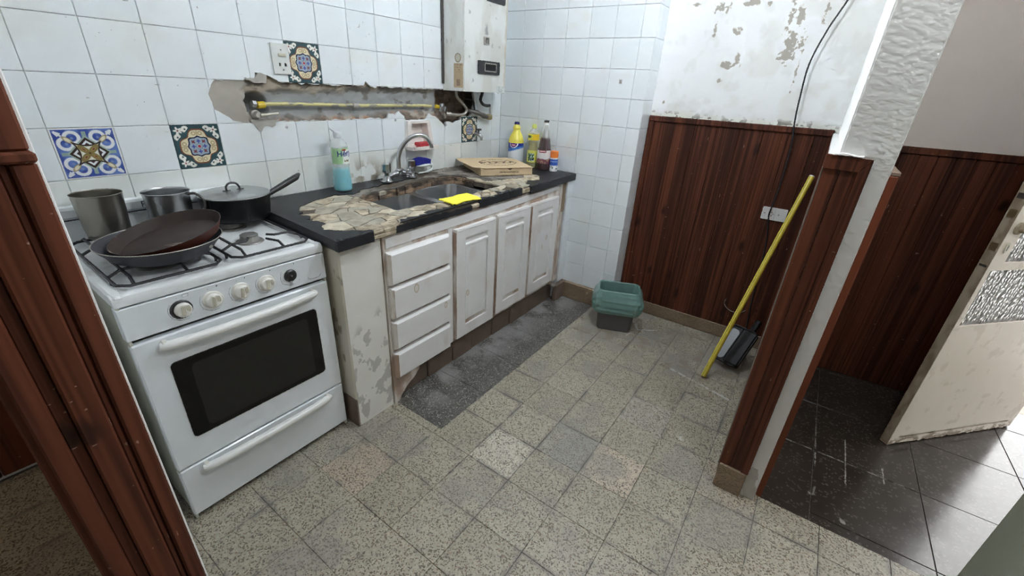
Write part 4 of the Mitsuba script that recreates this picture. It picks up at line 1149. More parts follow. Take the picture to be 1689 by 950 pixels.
# plinth blocks below and the tiled cheek at the right end
k = put('baseboard_cabinet', bx(0.70, 2.13, -0.555, -0.45, 0.0, 0.05), 'mortar_dark', smooth=False)
tag(k, 'dark brown masonry plinth blocks under the cabinet', kind='structure')
xx = 0.705
while xx < 2.12:
    w = rng.uniform(0.15, 0.24)
    x1 = min(xx + w, 2.135)
    put('block', bx(xx, x1 - 0.004, -0.565 - rng.uniform(0, 0.012), -0.46, -0.002, 0.128 + rng.uniform(-0.012, 0.004), 0.005), 'skirting_grimy', 'baseboard_cabinet', False)
    xx = x1
k = put('wall_cheek', bx(2.138, 2.2155, -0.602, -0.02, 0.0, 0.822), 'grout', smooth=False)
tag(k, 'short tiled cheek wall at the right end of the sink cabinet', kind='structure')
for r in range(-6, -1):
    z0 = RZ + r * 0.15
    put('tile', bx(2.136, 2.2145, -0.612, -0.600, max(z0, 0.128) + 0.0008, min(z0 + 0.15, 0.822) - 0.0008, 0.0012), 'tile_white', 'wall_cheek', False)
put('skirting', bx(2.090, 2.198, -0.632, -0.60, -0.001, 0.118, 0.004), 'skirting_grimy', 'wall_cheek', False)
fk = put('cabinet_foot', cat(lathe([(0, 0.118), (0.014, 0.118), (0.018, 0.132), (0.012, 0.148), (0, 0.152)], 16, (2.058, -0.617, 0.0)), lathe([(0, 0.150), (0.011, 0.150), (0.011, 0.160), (0, 0.160)], 16, (2.058, -0.617, 0.0))), 'dull_metal')
tag(fk, 'small dull metal knob-like foot at the lower right corner of the cabinet', 'fitting')

# ================================================================== STOVE
sv = 'stove'
SX0, SX1, SY = -0.090, 0.482, -0.534
put('body', cat(bx(SX0 + 0.004, SX1 - 0.004, SY + 0.110, -0.035, 0.03, 0.785), bx(SX0 + 0.004, SX0 + 0.010, SY + 0.020, SY + 0.110, 0.03, 0.785), bx(SX1 - 0.010, SX1 - 0.004, SY + 0.020, SY + 0.110, 0.03, 0.785), bx(SX0 + 0.010, SX1 - 0.010, SY + 0.030, SY + 0.110, 0.03, 0.04)), 'stove_side', sv, False)
for x in (SX0 + 0.002, SX1 - 0.010):
    put('side_edge', bx(x, x + 0.008, SY - 0.002, SY + 0.03, 0.004, 0.786, 0.002), 'stove_side', sv, False)
for x in (SX0 + 0.03, SX1 - 0.06):
    for y in (SY + 0.05, -0.10): put('leg', bx(x, x + 0.03, y, y + 0.03, 0.0, 0.04), 'black_plastic', sv, False)
# hob plate with rolled front edge and recess
top = Polygon([(SX0, -0.034), (SX0, SY + 0.004), (SX0 + 0.008, SY - 0.006), (SX1 - 0.008, SY - 0.006), (SX1, SY + 0.004), (SX1, -0.034)])
pm = np.eye(4)
pm[2, 1] = 0.03
pm[2, 3] = 0.03 * 0.534


def hob(m):
    m = m.copy()
    m.apply_transform(pm)
    return m


prof = Polygon([(SY - 0.002, 0.784), (SY - 0.003, 0.800), (SY + 0.001, 0.809), (SY + 0.010, 0.813), (SY + 0.030, 0.812), (SY + 0.042, 0.806), (-0.055, 0.806), (-0.045, 0.812), (-0.034, 0.812), (-0.034, 0.784)])
k = put('hob', cat(hob(slab(prof, 'yz', SX0, SX1)), hob(bx(SX0, SX0 + 0.028, SY - 0.001, -0.034, 0.785, 0.814, 0.006)), hob(bx(SX1 - 0.028, SX1, SY - 0.001, -0.034, 0.785, 0.814, 0.006))), 'enamel_top', sv, 40)
# backguard (folded lid)
put('backguard', cat(bx(SX0 + 0.004, SX1 - 0.004, -0.040, -0.012, 0.812, 0.905, 0.004), bx(SX0, SX1, -0.050, -0.006, 0.900, 0.936, 0.007)), 'enamel_white', sv, False)
put('backguard_line', bx(SX0 + 0.002, SX1 - 0.002, -0.0512, -0.048, 0.897, 0.9005), 'print_dark', sv, False)
t = text('F', 0.020)
t.apply_transform(AX['xz'])
t.apply_translation((0.1465, -0.0512, 0.909))
put('lettering', t, 'print_dark', sv, False)
# control panel
put('control_panel', bx(SX0, SX1, SY - 0.003, SY + 0.03, 0.685, 0.7785, 0.002), 'enamel_white', sv, False)
# knobs


def rotx(m):
    m.apply_transform(trimesh.transformations.rotation_matrix(math.pi / 2, (1, 0, 0)))
    return m


def knob(x, z, dark_ring):
    k = put('knob', None or rotx_at([(0, 0.0150), (0.017, 0.0145), (0.0205, 0.011), (0.0215, 0.0)], x, SY - 0.004, z), 'knob_white', sv, 30)
    put('ring', rotx_at([(0.0275, 0.0), (0.0275, 0.003), (0.0245, 0.006), (0.0, 0.006)], x - (0.002 if dark_ring else 0), SY - 0.002, z), 'black_plastic' if dark_ring else 'knob_white', k, 30)
    g = rbox(-0.0052, 0.0052, -0.004, 0.004, -0.016, 0.016, 0.0035)
    rot_to(g, math.radians(8), (0, 1, 0))
    g.apply_translation((x - 0.002, SY - 0.0178, z))
    put('grip', g, 'knob_grip', k, 30)
    s_ = trimesh.creation.icosphere(2, 1.0)
    s_.apply_scale((0.0055, 0.0012, 0.010))
    s_.apply_translation((x + 0.0110, SY - 0.0186, z + 0.004))
    put('dimple', s_, 'knob_grip', k, 30)


def rotx_at(prof_, x, y, z, seg=36):
    m = lathe(prof_, seg)
    m.apply_transform(trimesh.transformations.rotation_matrix(math.pi / 2, (1, 0, 0)))
    m.apply_translation((x, y, z))
    return m


for i, x in enumerate((0.044, 0.121, 0.199, 0.276)): knob(x, 0.732, i == 0)
k = put('igniter_knob', rotx_at([(0, 0.010), (0.016, 0.009), (0.0205, 0.005), (0.0215, 0.0)], 0.3545, SY - 0.002, 0.733), 'black_plastic', sv, label='black bare knob seat at the right')
put('stem', rotx_at([(0, 0.016), (0.003, 0.016), (0.0035, 0.008)], 0.3525, SY - 0.002, 0.736), 'chrome', k)
put('pointer', bx(0.3485, 0.3565, SY - 0.0105, SY - 0.002, 0.700, 0.716, 0.002), 'print_grey', k, False)


def arc_line(x, z, r, a0, a1, w=0.0006):
    a = np.radians(np.linspace(a0, a1, 24))
    return tube(np.stack([x + r * np.cos(a), np.full(24, SY - 0.0032), z + r * np.sin(a)], 1), w, 5)


pr = []
for x in (0.044, 0.121, 0.199, 0.276, 0.3545):
    pr.append(arc_line(x, 0.732, 0.0335, 140, 290))
    for a in (100, 215, 320): pr.append(rotx_at([(0.0010, 0.0), (0.0010, 0.0006), (0, 0.0006)], x + 0.036 * math.cos(math.radians(a)), SY - 0.0028, 0.732 + 0.036 * math.sin(math.radians(a)), 8))
put('print', cat(*pr), 'print_grey', sv, False)
pr = [rotx_at([(0.0018, 0.0), (0.0018, 0.0006), (0, 0.0006)], x + 0.018, SY - 0.0028, 0.770, 8) for x in (0.121, 0.199, 0.276, 0.3545)]
put('print_dot', cat(*pr), 'print_dark', sv, False)
put('print_symbol', slab(rrect(0.052, 0.067, 0.765, 0.774, 0.002).difference(rrect(0.0532, 0.0658, 0.7662, 0.7728, 0.0015)), 'xz', SY - 0.0036, SY), 'print_grey', sv, False)
a_ = np.stack([np.linspace(0.412, 0.462, 14), np.full(14, SY - 0.0034), 0.6965 + 0.010 * (np.abs(np.linspace(-1, 1, 14)) ** 4)], 1)
put('badge', tube(a_, 0.0011, 6), 'print_grey', sv, 30)
# oven door
od = put('oven_door', bx(SX0 + 0.001, SX1 - 0.002, SY - 0.006, SY + 0.02, 0.219, 0.672, 0.004), 'enamel_white', sv, False)
put('window', slab(rrect(-0.024, 0.420, 0.312, 0.585, 0.014), 'xz', SY - 0.0085, SY), 'oven_glass', od, False)
put('window_inner', slab(rrect(0.021, 0.382, 0.330, 0.562, 0.016), 'xz', SY - 0.0092, SY), 'oven_inner', od, False)


def bar_handle(x0, x1, z, bow, parent, drop=0.0):
    n = 25
    t_ = np.linspace(0, 1, n)
    y = SY - 0.018 - bow * np.sin(np.pi * t_) ** 0.6
    p = np.stack([x0 + (x1 - x0) * t_, y, np.full(n, z) + drop * np.sin(np.pi * t_)], 1)
    r = 0.0135 * np.clip(np.minimum(t_, 1 - t_) / 0.02, 0.75, 1)
    k = put('handle', tube(p, r, 14), 'handle_white', parent, 40)
    for x in (x0 + 0.004, x1 - 0.016): put('end_mount', bx(x, x + 0.014, SY - 0.028, SY - 0.003, z - 0.013, z + 0.013, 0.003), 'knob_white', k, False)


bar_handle(-0.032, 0.424, 0.650, 0.020, od)
dw = put('storage_drawer', bx(SX0 + 0.001, SX1 - 0.002, SY - 0.006, SY + 0.02, 0.022, 0.2135, 0.004), 'enamel_white', sv, False)
bar_handle(-0.030, 0.416, 0.195, 0.020, dw, 0.006)
# burners, grates
for (x, y, r) in ((0.335, -0.345, 0.030), (0.355, -0.165, 0.036), (0.075, -0.355, 0.042), (0.070, -0.150, 0.030)):
    z0 = 0.806 + 0.03 * (y + 0.534)
    k = put('burner', lathe([(r * 1.45, 0.0), (r * 1.38, 0.003), (r * 1.05, 0.006), (r * 0.9, 0.020), (0, 0.021)], 32, (x, y, z0)), 'burner_cap', sv)
    put('cap', lathe([(r * 0.9, 0.020), (r * 0.93, 0.024), (r * 0.75, 0.0275), (0, 0.0285)], 32, (x, y, z0)), 'burner_top', k)


def gz(y): return 0.822 + 0.03 * (y + 0.534)


def grate(x0, x1, y0, y1, nm):
    rr = 0.0042
    c = 0.022
    loop = [(x0 + c, y0), (x1 - c, y0), (x1, y0 + c), (x1, y1 - c), (x1 - c, y1), (x0 + c, y1), (x0, y1 - c), (x0, y0 + c), (x0 + c, y0), (x1 - c, y0)]
    ms = [tube([(x, y, gz(y)) for x, y in loop], rr, 8)]
    for (cy) in ((y0 * 0.75 + y1 * 0.25), (y0 * 0.25 + y1 * 0.75)):
        cx = (x0 + x1) / 2
        g = lambda x, y, u: (x, y, gz(y) + u)
        for sx in (-1, 1):
            xe = x0 if sx < 0 else x1
            ms.append(tube([g(xe, cy - 0.022, 0), g(xe - sx * 0.03, cy - 0.022, 0.014), g(cx + sx * 0.045, cy - 0.020, 0.015), g(cx + sx * 0.03, cy, 0.015)], rr, 8))
    ms.append(tube([(x0 + 0.032, y0 + 0.001, gz(y0)), (x0 + 0.034, y0 + 0.03, gz(y0) + 0.014), (x0 + 0.034, y1 - 0.03, gz(y1) + 0.014), (x0 + 0.032, y1, gz(y1))], rr, 8))
    ms.append(tube([((x0 + x1) / 2 + 0.03, y0, gz(y0)), ((x0 + x1) / 2 + 0.028, y0 + 0.03, gz(y0) + 0.014), ((x0 + x1) / 2 + 0.012, y0 + 0.075, gz(y0) + 0.015)], rr, 8))
    ms.append(tube([(x1 - 0.06, y1, gz(y1)), (x1 - 0.06, y1 - 0.03, gz(y1) + 0.014), (x1 - 0.10, y1 - 0.075, gz(y1) + 0.015)], rr, 8))
    for x, y in ((x0, y0 + 0.06), (x1, y0 + 0.06), (x0, y1 - 0.04), (x1, y1 - 0.04)):
        ms.append(tube([(x, y, gz(y) - 0.016), (x, y, gz(y))], 0.004, 6))
    return cat(*ms)


k = put('pan_support', grate(-0.062, 0.186, -0.505, -0.07, 'l'), 'grate_iron')
tag(k, 'black iron pan support on the left half of the hob, under the big pan', 'pan support')
k2 = put('pan_support', grate(0.216, 0.462, -0.505, -0.07, 'r'), 'grate_iron')
tag(k2, 'black iron pan support on the right half of the hob, under the lidded saucepan', 'pan support')
tag(sv, 'white four-burner gas stove with oven, drawer and dial knobs', 'stove')

# cookware
tp = 'aluminium_pot'
put('body', lathe([(0, 0.0), (0.046, 0.0), (0.0525, 0.006), (0.0545, 0.020), (0.0605, 0.134), (0.0622, 0.137), (0.0605, 0.138), (0.0590, 0.134), (0.053, 0.022), (0.046, 0.006), (0, 0.005)], 48, (0.034, -0.112, 0.8465)), 'aluminium_old', tp, 40)
tag(tp, 'tall dull aluminium pot at the left back of the stove', 'pot')
mg = 'aluminium_jug'
put('body', lathe([(0, 0.0), (0.057, 0.0), (0.0605, 0.005), (0.061, 0.02), (0.064, 0.112), (0.0680, 0.1175), (0.0665, 0.119), (0.0625, 0.112), (0.060, 0.02), (0, 0.005)], 48, (0.206, -0.112, 0.8465)), 'aluminium', mg, 40)
put('handle', tube(spline([(0.252, -0.156, 0.955), (0.268, -0.172, 0.957), (0.284, -0.186, 0.936), (0.281, -0.184, 0.906), (0.262, -0.166, 0.880), (0.247, -0.150, 0.877)]), 0.0042, 10), 'dark_metal', mg, 40)
tag(mg, 'aluminium cooking jug with a dark looped handle between pot and saucepan', 'jug')
sp = 'saucepan'
SPX, SPY = 0.397, -0.155
put('body', lathe([(0, 0.0), (0.092, 0.0), (0.103, 0.008), (0.106, 0.02), (0.1135, 0.085), (0.1155, 0.088), (0.113, 0.088), (0.104, 0.02), (0, 0.006)], 56, (SPX, SPY, 0.8455)), 'black_enamel', sp, 40)
put('handle', tube([(0.500, -0.146, 0.906), (0.525, -0.141, 0.912), (0.60, -0.125, 0.936), (0.66, -0.112, 0.9545), (0.678, -0.108, 0.966)], [0.008, 0.0095, 0.012, 0.0125, 0.005], 12), 'black_plastic', sp, 40)
tag(sp, 'black saucepan with a long black handle at the right back of the stove', 'saucepan')
ld = 'metal_lid'
put('disc', lathe([(0.1155, 0.0), (0.1145, 0.004), (0.100, 0.009), (0.060, 0.012), (0.0, 0.014)], 56, (SPX, SPY, 0.934)), 'aluminium', ld, 40)
put('handle', tube(spline([(SPX - 0.024, SPY, 0.946), (SPX - 0.023, SPY, 0.962), (SPX - 0.012, SPY, 0.972), (SPX + 0.006, SPY, 0.972), (SPX + 0.018, SPY, 0.962), (SPX + 0.022, SPY, 0.946)]), 0.0036, 8), 'black_plastic', ld, 40)
put('handle_base', cat(bx(SPX - 0.036, SPX - 0.012, SPY - 0.005, SPY + 0.005, 0.945, 0.949, 0.001), bx(SPX + 0.010, SPX + 0.034, SPY - 0.005, SPY + 0.005, 0.945, 0.949, 0.001)), 'black_plastic', ld, False)
tag(ld, 'flat grey aluminium lid with a black loop handle on the saucepan', 'lid')
wk = 'frying_pan'
put('body', lathe([(0, 0.0), (0.108, 0.0), (0.119, 0.006), (0.1505, 0.046), (0.1525, 0.0485), (0.150, 0.049), (0.116, 0.008), (0, 0.004)], 64, (0.090, -0.362, 0.8385)), 'pan_iron', wk, 40)
put('rim', tube([(0.090 + 0.1515 * math.cos(t_), -0.362 + 0.1515 * math.sin(t_), 0.8872) for t_ in np.linspace(0, 2 * math.pi, 73)], 0.0014, 6), 'dull_metal', wk)
put('rivet', rotx_at([(0.004, 0.0), (0.0055, 0.006), (0, 0.007)], 0.172, -0.470, 0.868, 14), 'dull_metal', wk)
tag(wk, 'large dark grey frying pan without handle at the front left of the stove', 'frying pan')
bp = 'baking_pan'
mpan = lathe([(0, 0.0), (0.120, 0.0), (0.126, 0.004), (0.141, 0.032), (0.1422, 0.0335)], 64)
inn = lathe([(0.1422, 0.0335), (0.1400, 0.0335), (0.124, 0.005), (0, 0.0025)], 64)
# leaning in the frying pan, its right side up on the rim
TILT = trimesh.transformations.rotation_matrix(math.radians(-12.5), (0, 1, 0))
for nm, m_, mt in (('body', mpan, 'pan_red'), ('inside', inn, 'pan_inner')):
    m_.apply_transform(TILT)
    m_.apply_translation((0.116, -0.366, 0.8755))
    put(nm, m_, mt, bp, 40)
tag(bp, 'round rusty red-brown baking pan lying tilted inside the frying pan', 'baking pan')

# ================================================================== ON AND ABOVE THE WORKTOP
def fz(x, y): return cz(x, y) + 0.0022


# mixer tap
fx = 'kitchen_tap'
z0 = fz(1.25, -0.075)
put('base', cat(lathe([(0, 0.0), (0.030, 0.0), (0.031, 0.004), (0.024, 0.008), (0.019, 0.02), (0.017, 0.03), (0, 0.03)], 28, (1.150, -0.085, z0)), lathe([(0, 0.0), (0.028, 0.0), (0.029, 0.004), (0.022, 0.008), (0.018, 0.02), (0.017, 0.03), (0, 0.03)], 28, (1.325, -0.075, z0))), 'chrome', fx)
put('bridge', tube(spline([(1.150, -0.085, z0 + 0.020), (1.20, -0.082, z0 + 0.030), (1.238, -0.08, z0 + 0.034), (1.28, -0.078, z0 + 0.030), (1.325, -0.075, z0 + 0.020)]), [0.012] * 8 + [0.015] * 8 + [0.015] * 8 + [0.012] * 9, 14), 'chrome', fx)
put('hub', lathe([(0, 0.0), (0.017, 0.0), (0.020, 0.012), (0.020, 0.024), (0.013, 0.030), (0.012, 0.036), (0, 0.036)], 28, (1.236, -0.080, z0 + 0.025)), 'chrome', fx)
put('spout', tube(spline([(1.236, -0.080, z0 + 0.055), (1.238, -0.080, z0 + 0.115), (1.256, -0.088, z0 + 0.165), (1.292, -0.106, z0 + 0.205), (1.335, -0.128, z0 + 0.222), (1.372, -0.148, z0 + 0.212), (1.392, -0.160, z0 + 0.180), (1.396, -0.163, z0 + 0.158)], 6), 0.0108, 16), 'chrome', fx, 40)
for x, y in ((1.150, -0.085), (1.325, -0.075)):
    k = put('handle', lathe([(0.010, 0.028), (0.010, 0.045), (0.021, 0.048), (0.0235, 0.058), (0.022, 0.088), (0.017, 0.092), (0, 0.093)], 8, (x, y, z0)), 'chrome', fx, False)
tag(fx, 'chrome mixer tap with a tall curved spout and two faceted handles behind the sink', 'tap')

# ceramic soap dish on the wall and the soap in it
sd_ = 'soap_dish'
outer = Polygon([(1.368, 1.146), (1.532, 1.146), (1.556, 1.004), (1.355, 1.004)])
opn = Polygon([(1.393, 1.134), (1.508, 1.134), (1.526, 1.020), (1.384, 1.020)])
put('frame', cat(slab(outer.difference(opn), 'xz', -0.020, 0.004), slab(outer, 'xz', 0.030, 0.034)), 'ceramic_cream', sd_, False)
put('recess', cat(slab(Polygon([(1.384, 1.020), (1.393, 1.134), (1.390, 1.137), (1.380, 1.018)]), 'xz', -0.01, 0.032), slab(Polygon([(1.526, 1.020), (1.508, 1.134), (1.511, 1.137), (1.530, 1.018)]), 'xz', -0.01, 0.032), bx(1.385, 1.525, -0.01, 0.032, 1.014, 1.020), bx(1.392, 1.510, -0.01, 0.032, 1.134, 1.138)), 'ceramic_cream', sd_, False)
tray = rrect(1.356, 1.556, -0.066, -0.001, 0.016)
put('tray', cat(slab(tray, 'xy', 1.000, 1.008), slab(tray.difference(tray.buffer(-0.006)), 'xy', 1.006, 1.018)), 'ceramic_cream', sd_, False)
tag(sd_, 'cream ceramic soap dish built into the wall behind the tap', 'soap dish')
k = put('soap', rbox(1.418, 1.516, -0.052, -0.004, 1.009, 1.037, 0.007), 'soap_red', smooth=40)
tag(k, 'red bar of soap in the cream soap dish', 'soap')
# brush hung on the wall: blue bristles up, pale handle
br = 'dish_brush'
bz = 0.922
put('bristles', cat(*[lathe([(0.0068, 0.0), (0.0078, 0.026 + 0.010 * math.sin((i + 0.5) / 8 * math.pi)), (0, 0.030 + 0.010 * math.sin((i + 0.5) / 8 * math.pi))], 8, (1.375 + i * 0.0125, -0.036 - 0.014 * j, bz)) for i in range(9) for j in range(3)]), 'brush_blue', br, 30)
hb = trimesh.creation.icosphere(3, 1.0)
hb.apply_scale((0.070, 0.026, 0.0115))
hb.apply_translation((1.440, -0.050, bz - 0.004))
put('back', hb, 'brush_handle', br, 40)
put('handle', tube(spline([(1.490, -0.05, bz - 0.008), (1.508, -0.05, bz - 0.020), (1.500, -0.05, bz - 0.036), (1.460, -0.05, bz - 0.045), (1.400, -0.05, bz - 0.0455)]), [0.007] * 8 + [0.0085] * 8 + [0.008] * 8 + [0.005] * 9, 10), 'brush_handle', br, 40)
tag(br, 'scrubbing brush with blue bristles and white handle at the wall under the soap dish', 'brush')
# little garden tap in the patterned tile
gt = 'bib_tap'
put('body', tube([(1.945, 0.0, 1.055), (1.945, -0.025, 1.055), (1.945, -0.045, 1.052), (1.945, -0.056, 1.040), (1.945, -0.057, 1.022)], [0.010, 0.010, 0.0125, 0.010, 0.008], 12), 'chrome', gt)
put('handle', cat(tube([(1.945, -0.032, 1.062), (1.945, -0.034, 1.085)], 0.006, 8), tube([(1.922, -0.034, 1.085), (1.968, -0.034, 1.083)], 0.006, 8)), 'dark_metal', gt)
tag(gt, 'small chrome wall tap with a dark cross handle on the patterned tile', 'tap')

# detergent bottle
db = 'detergent_bottle'
DX, DY = 0.895, -0.082
DZ = fz(DX, DY)
def DZr(pr, **k): return lathe(pr, 40, (DX, DY, DZ), **k)


put('bottle', DZr([(0, 0.0), (0.034, 0.0), (0.0395, 0.006), (0.0405, 0.02), (0.040, 0.055), (0.0365, 0.085), (0.0370, 0.105), (0.0395, 0.13), (0.0395, 0.19), (0.036, 0.207), (0.022, 0.225), (0.0135, 0.232), (0.0135, 0.236)]), 'clear_plastic', db, 40)
put('liquid', DZr([(0, 0.0015), (0.033, 0.0015), (0.0385, 0.007), (0.0395, 0.02), (0.039, 0.055), (0.0355, 0.085), (0.0360, 0.098), (0, 0.098)]), 'soap_liquid', db, 40)
a = np.radians(np.linspace(-178, 38, 40))
rl = 0.0402
lv = np.array([[DX + rl * np.cos(t_), DY + rl * np.sin(t_), DZ + h] for h in (0.124, 0.192) for t_ in a])
n_ = len(a)
lf = np.array([[i, i + 1, n_ + i + 1, n_ + i] for i in range(n_ - 1)])
put('label', (lv, lf), 'label_detergent', db, True)


def wrap_text(s, h, x0ang, zc, r, cx, cy, d=0.0006, bold=True, slope=0.0):
    m = text(s, h, d, bold)
    v = m.vertices.copy()
    ang = math.radians(x0ang) + v[:, 0] / r
    rr = r + v[:, 2]
    m.vertices = np.stack([cx + rr * np.cos(ang), cy + rr * np.sin(ang), zc + v[:, 1] + slope * v[:, 0]], 1)
    return m


put('lettering', wrap_text('Hérg', 0.0225, -140, DZ + 0.156, rl, DX, DY, slope=0.06), 'ink_blue', db, False)
put('cap', cat(DZr([(0.0125, 0.232), (0.0175, 0.234), (0.0175, 0.252), (0.014, 0.258), (0, 0.259)]), tube([(DX - 0.008, DY + 0.002, DZ + 0.256), (DX - 0.030, DY - 0.006, DZ + 0.268), (DX - 0.040, DY - 0.010, DZ + 0.274)], [0.005, 0.0045, 0.0035], 8)), 'cap_clear', db, 40)
tag(db, 'clear detergent bottle half full of turquoise liquid with a green label', 'bottle')

# yellow cloth draped on the sink edge
nx, ny = 40, 22
U, Vv = np.meshgrid(np.linspace(0, 1, nx), np.linspace(0, 1, ny), indexing='ij')
c00, c10, c11, c01 = np.array([1.088, -0.590]), np.array([1.272, -0.600]), np.array([1.288, -0.495]), np.array([1.096, -0.500])
XY = ((1 - U) * (1 - Vv))[..., None] * c00 + (U * (1 - Vv))[..., None] * c10 + (U * Vv)[..., None] * c11 + ((1 - U) * Vv)[..., None] * c01
XY[..., 1] += -0.007 * np.sin(U * 7 + 1) * (1 - Vv) + 0.003 * np.sin(U * 11) * Vv
lift = 0.0045 + 0.006 * meshkit.fbm(np.stack([U * 4, Vv * 3, U * 0], -1), 3, 2) + 0.006 * np.exp(-((U - 0.04) / 0.05) ** 2)
Zc = cz(XY[..., 0], XY[..., 1]) + lift
top_ = np.concatenate([XY, Zc[..., None]], -1).reshape(-1, 3)
bot_ = top_ - (0, 0, 0.0038)
ii, jj = np.meshgrid(np.arange(nx - 1), np.arange(ny - 1), indexing='ij')
q1 = np.stack([ii * ny + jj, (ii + 1) * ny + jj, (ii + 1) * ny + jj + 1, ii * ny + jj + 1], -1).reshape(-1, 4)
N_ = nx * ny
bd = [i * ny for i in range(nx)] + [(nx - 1) * ny + j for j in range(1, ny)] + [i * ny + ny - 1 for i in range(nx - 2, -1, -1)] + [j for j in range(ny - 2, 0, -1)]
qs = np.array([[bd[(i + 1) % len(bd)], bd[i], bd[i] + N_, bd[(i + 1) % len(bd)] + N_] for i in range(len(bd))])
k = put('cleaning_cloth', (np.vstack([top_, bot_]), np.vstack([q1, q1[:, ::-1] + N_, qs])), 'cloth_yellow', smooth=50)
tag(k, 'folded bright yellow cleaning cloth on the front edge of the sink', 'cloth')

# pizza box
pb = 'pizza_box'
o = np.array([1.656, -0.292])
ex = np.array([1.948, -0.456]) - o
W_b = np.linalg.norm(ex)
ex /= W_b
ey = np.array([-ex[1], ex[0]])
BM = np.eye(4)
BM[:2, 0], BM[:2, 1] = ex, ey
BM[0, 3], BM[1, 3] = o
BM = SH @ np.array([[1, 0, 0, 0], [0, 1, 0, 0], [0, 0, 1, 0.0012], [0, 0, 0, 1.0]]) @ BM


def bput(name, m, mt):
    m = tris(m).copy()
    m.apply_transform(BM)
    return put(name, m, mt, pb, False)


L_b, H_b = 0.300, 0.042
front = Polygon([(0, 0.004), (0.045, 0.004), (0.045, 0), (0.095, 0), (0.095, 0.004), (0.225, 0.004), (0.225, 0), (0.285, 0), (0.285, 0.004), (W_b, 0.004), (W_b, H_b), (0, H_b)])
bput('front', slab(front, 'xz', 0.0, 0.003), 'cardboard')
bput('side', cat(bx(0, 0.003, 0.0, L_b, 0.0, H_b), bx(W_b - 0.003, W_b, 0.0, L_b, 0.0, H_b), bx(0, W_b, L_b - 0.003, L_b, 0, H_b), bx(0, W_b, 0, L_b, 0.0, 0.003)), 'cardboard')
lid = Polygon([(0.018, -0.006), (W_b + 0.002, -0.006), (W_b + 0.002, L_b - 0.05), (W_b - 0.045, L_b + 0.002), (-0.045, L_b + 0.002), (-0.055, L_b - 0.08), (-0.040, 0.035), (-0.012, 0.016), (0.004, 0.014)])
bput('lid', slab(lid, 'xy', H_b, H_b + 0.003), 'cardboard')
bput('latch_slot', cat(slab(Point(0.185, H_b).buffer(0.012, quad_segs=6).intersection(sbox(0, 0, 1, H_b)), 'xz', -0.0008, 0.001)), 'ink_brown')
t = text('Gracias por elegirnos', 0.0075, 0.0005, True)
t.apply_translation((0, 0, 0))
wtx = t.bounds[1][0]
t.apply_scale((0.125 / wtx, 1, 1))
t.apply_transform(AX['xz'])
t.apply_translation((0.118, -0.0006, 0.016))
bput('lettering', t, 'ink_brown')
ov_ = affinity.scale(Point(0.168, 0.150).buffer(1, quad_segs=16), 0.118, 0.085)
ov2 = affinity.scale(Point(0.168, 0.150).buffer(1, quad_segs=16), 0.113, 0.080)
bput('print_oval', slab(ov_.difference(ov2).difference(sbox(0.0, 0.118, 0.4, 0.184)), 'xy', H_b + 0.003, H_b + 0.0035), 'ink_brown')
t = text('PIZZA', 0.050, 0.0005, True)
t.apply_scale((0.25 / t.bounds[1][0], 1, 1))
t.apply_translation((0.045, 0.126, H_b + 0.003))
bput('lettering', t, 'ink_brown')
tag(pb, 'flat brown cardboard pizza box at the right end of the worktop', 'box')

# bottles in the corner
bb = 'bleach_bottle'
X, Y = 2.128, -0.203
Z = fz(X, Y)
put('body', lathe([(0, 0.0), (0.046, 0.0), (0.050, 0.005), (0.050, 0.135), (0.0495, 0.150), (0.042, 0.175), (0.030, 0.198), (0.022, 0.213), (0.0225, 0.222), (0.026, 0.228), (0.024, 0.234), (0.017, 0.243), (0.015, 0.250), (0, 0.250)], 48, (X, Y, Z)), 'bleach_yellow', bb, 40)
put('label', lathe([(0.0506, 0.020), (0.0506, 0.138)], 48, (X, Y, Z)), 'label_bleach', bb, True)
put('cap', lathe([(0.0165, 0.249), (0.0165, 0.262), (0.014, 0.265), (0, 0.265)], 32, (X, Y, Z)), 'cap_navy', bb, 40)
tag(bb, 'yellow bleach bottle with navy cap and blue label behind the pizza box', 'bottle')
ob = 'cooking_oil_bottle'
X, Y = 2.140, -0.330
Z = fz(X, Y)
put('bottle', lathe([(0, 0.0), (0.033, 0.0), (0.036, 0.006), (0.036, 0.112), (0.031, 0.122), (0.030, 0.155), (0.0355, 0.168), (0.0355, 0.205), (0.029, 0.220), (0.014, 0.236), (0.0135, 0.246), (0.0, 0.246)], 40, (X, Y, Z)), 'clear_plastic', ob, 40)
put('oil', lathe([(0, 0.001), (0.032, 0.001), (0.0352, 0.006), (0.0352, 0.112), (0.0302, 0.122), (0.0292, 0.155), (0.032, 0.160), (0, 0.160)], 40, (X, Y, Z)), 'oil_liquid', ob, 40)
put('label', lathe([(0.0366, 0.035), (0.0366, 0.108)], 40, (X, Y, Z)), 'label_oil', ob, True)
put('label', lathe([(0.0362, 0.170), (0.0362, 0.206)], 40, (X, Y, Z)), 'label_oil_top', ob, True)
put('cap', lathe([(0.0145, 0.240), (0.0155, 0.246), (0.0155, 0.254), (0.012, 0.264), (0, 0.266)], 28, (X, Y, Z)), 'cap_lime', ob, 40)
tag(ob, 'slim cooking oil bottle with lime cap and yellow labels between the bleach and the vinegar', 'bottle')
vb = 'vinegar_bottle'
X, Y = 2.137, -0.418
Z = fz(X, Y)
put('bottle', lathe([(0, 0.0), (0.041, 0.0), (0.044, 0.006), (0.044, 0.11), (0.040, 0.135), (0.028, 0.200), (0.016, 0.262), (0.014, 0.272), (0.014, 0.280)], 44, (X, Y, Z)), 'clear_glass', vb, 40)
put('vinegar', lathe([(0, 0.002), (0.040, 0.002), (0.0432, 0.007), (0.0432, 0.11), (0.0392, 0.135), (0.0286, 0.193), (0, 0.193)], 44, (X, Y, Z)), 'vinegar_liquid', vb, 40)
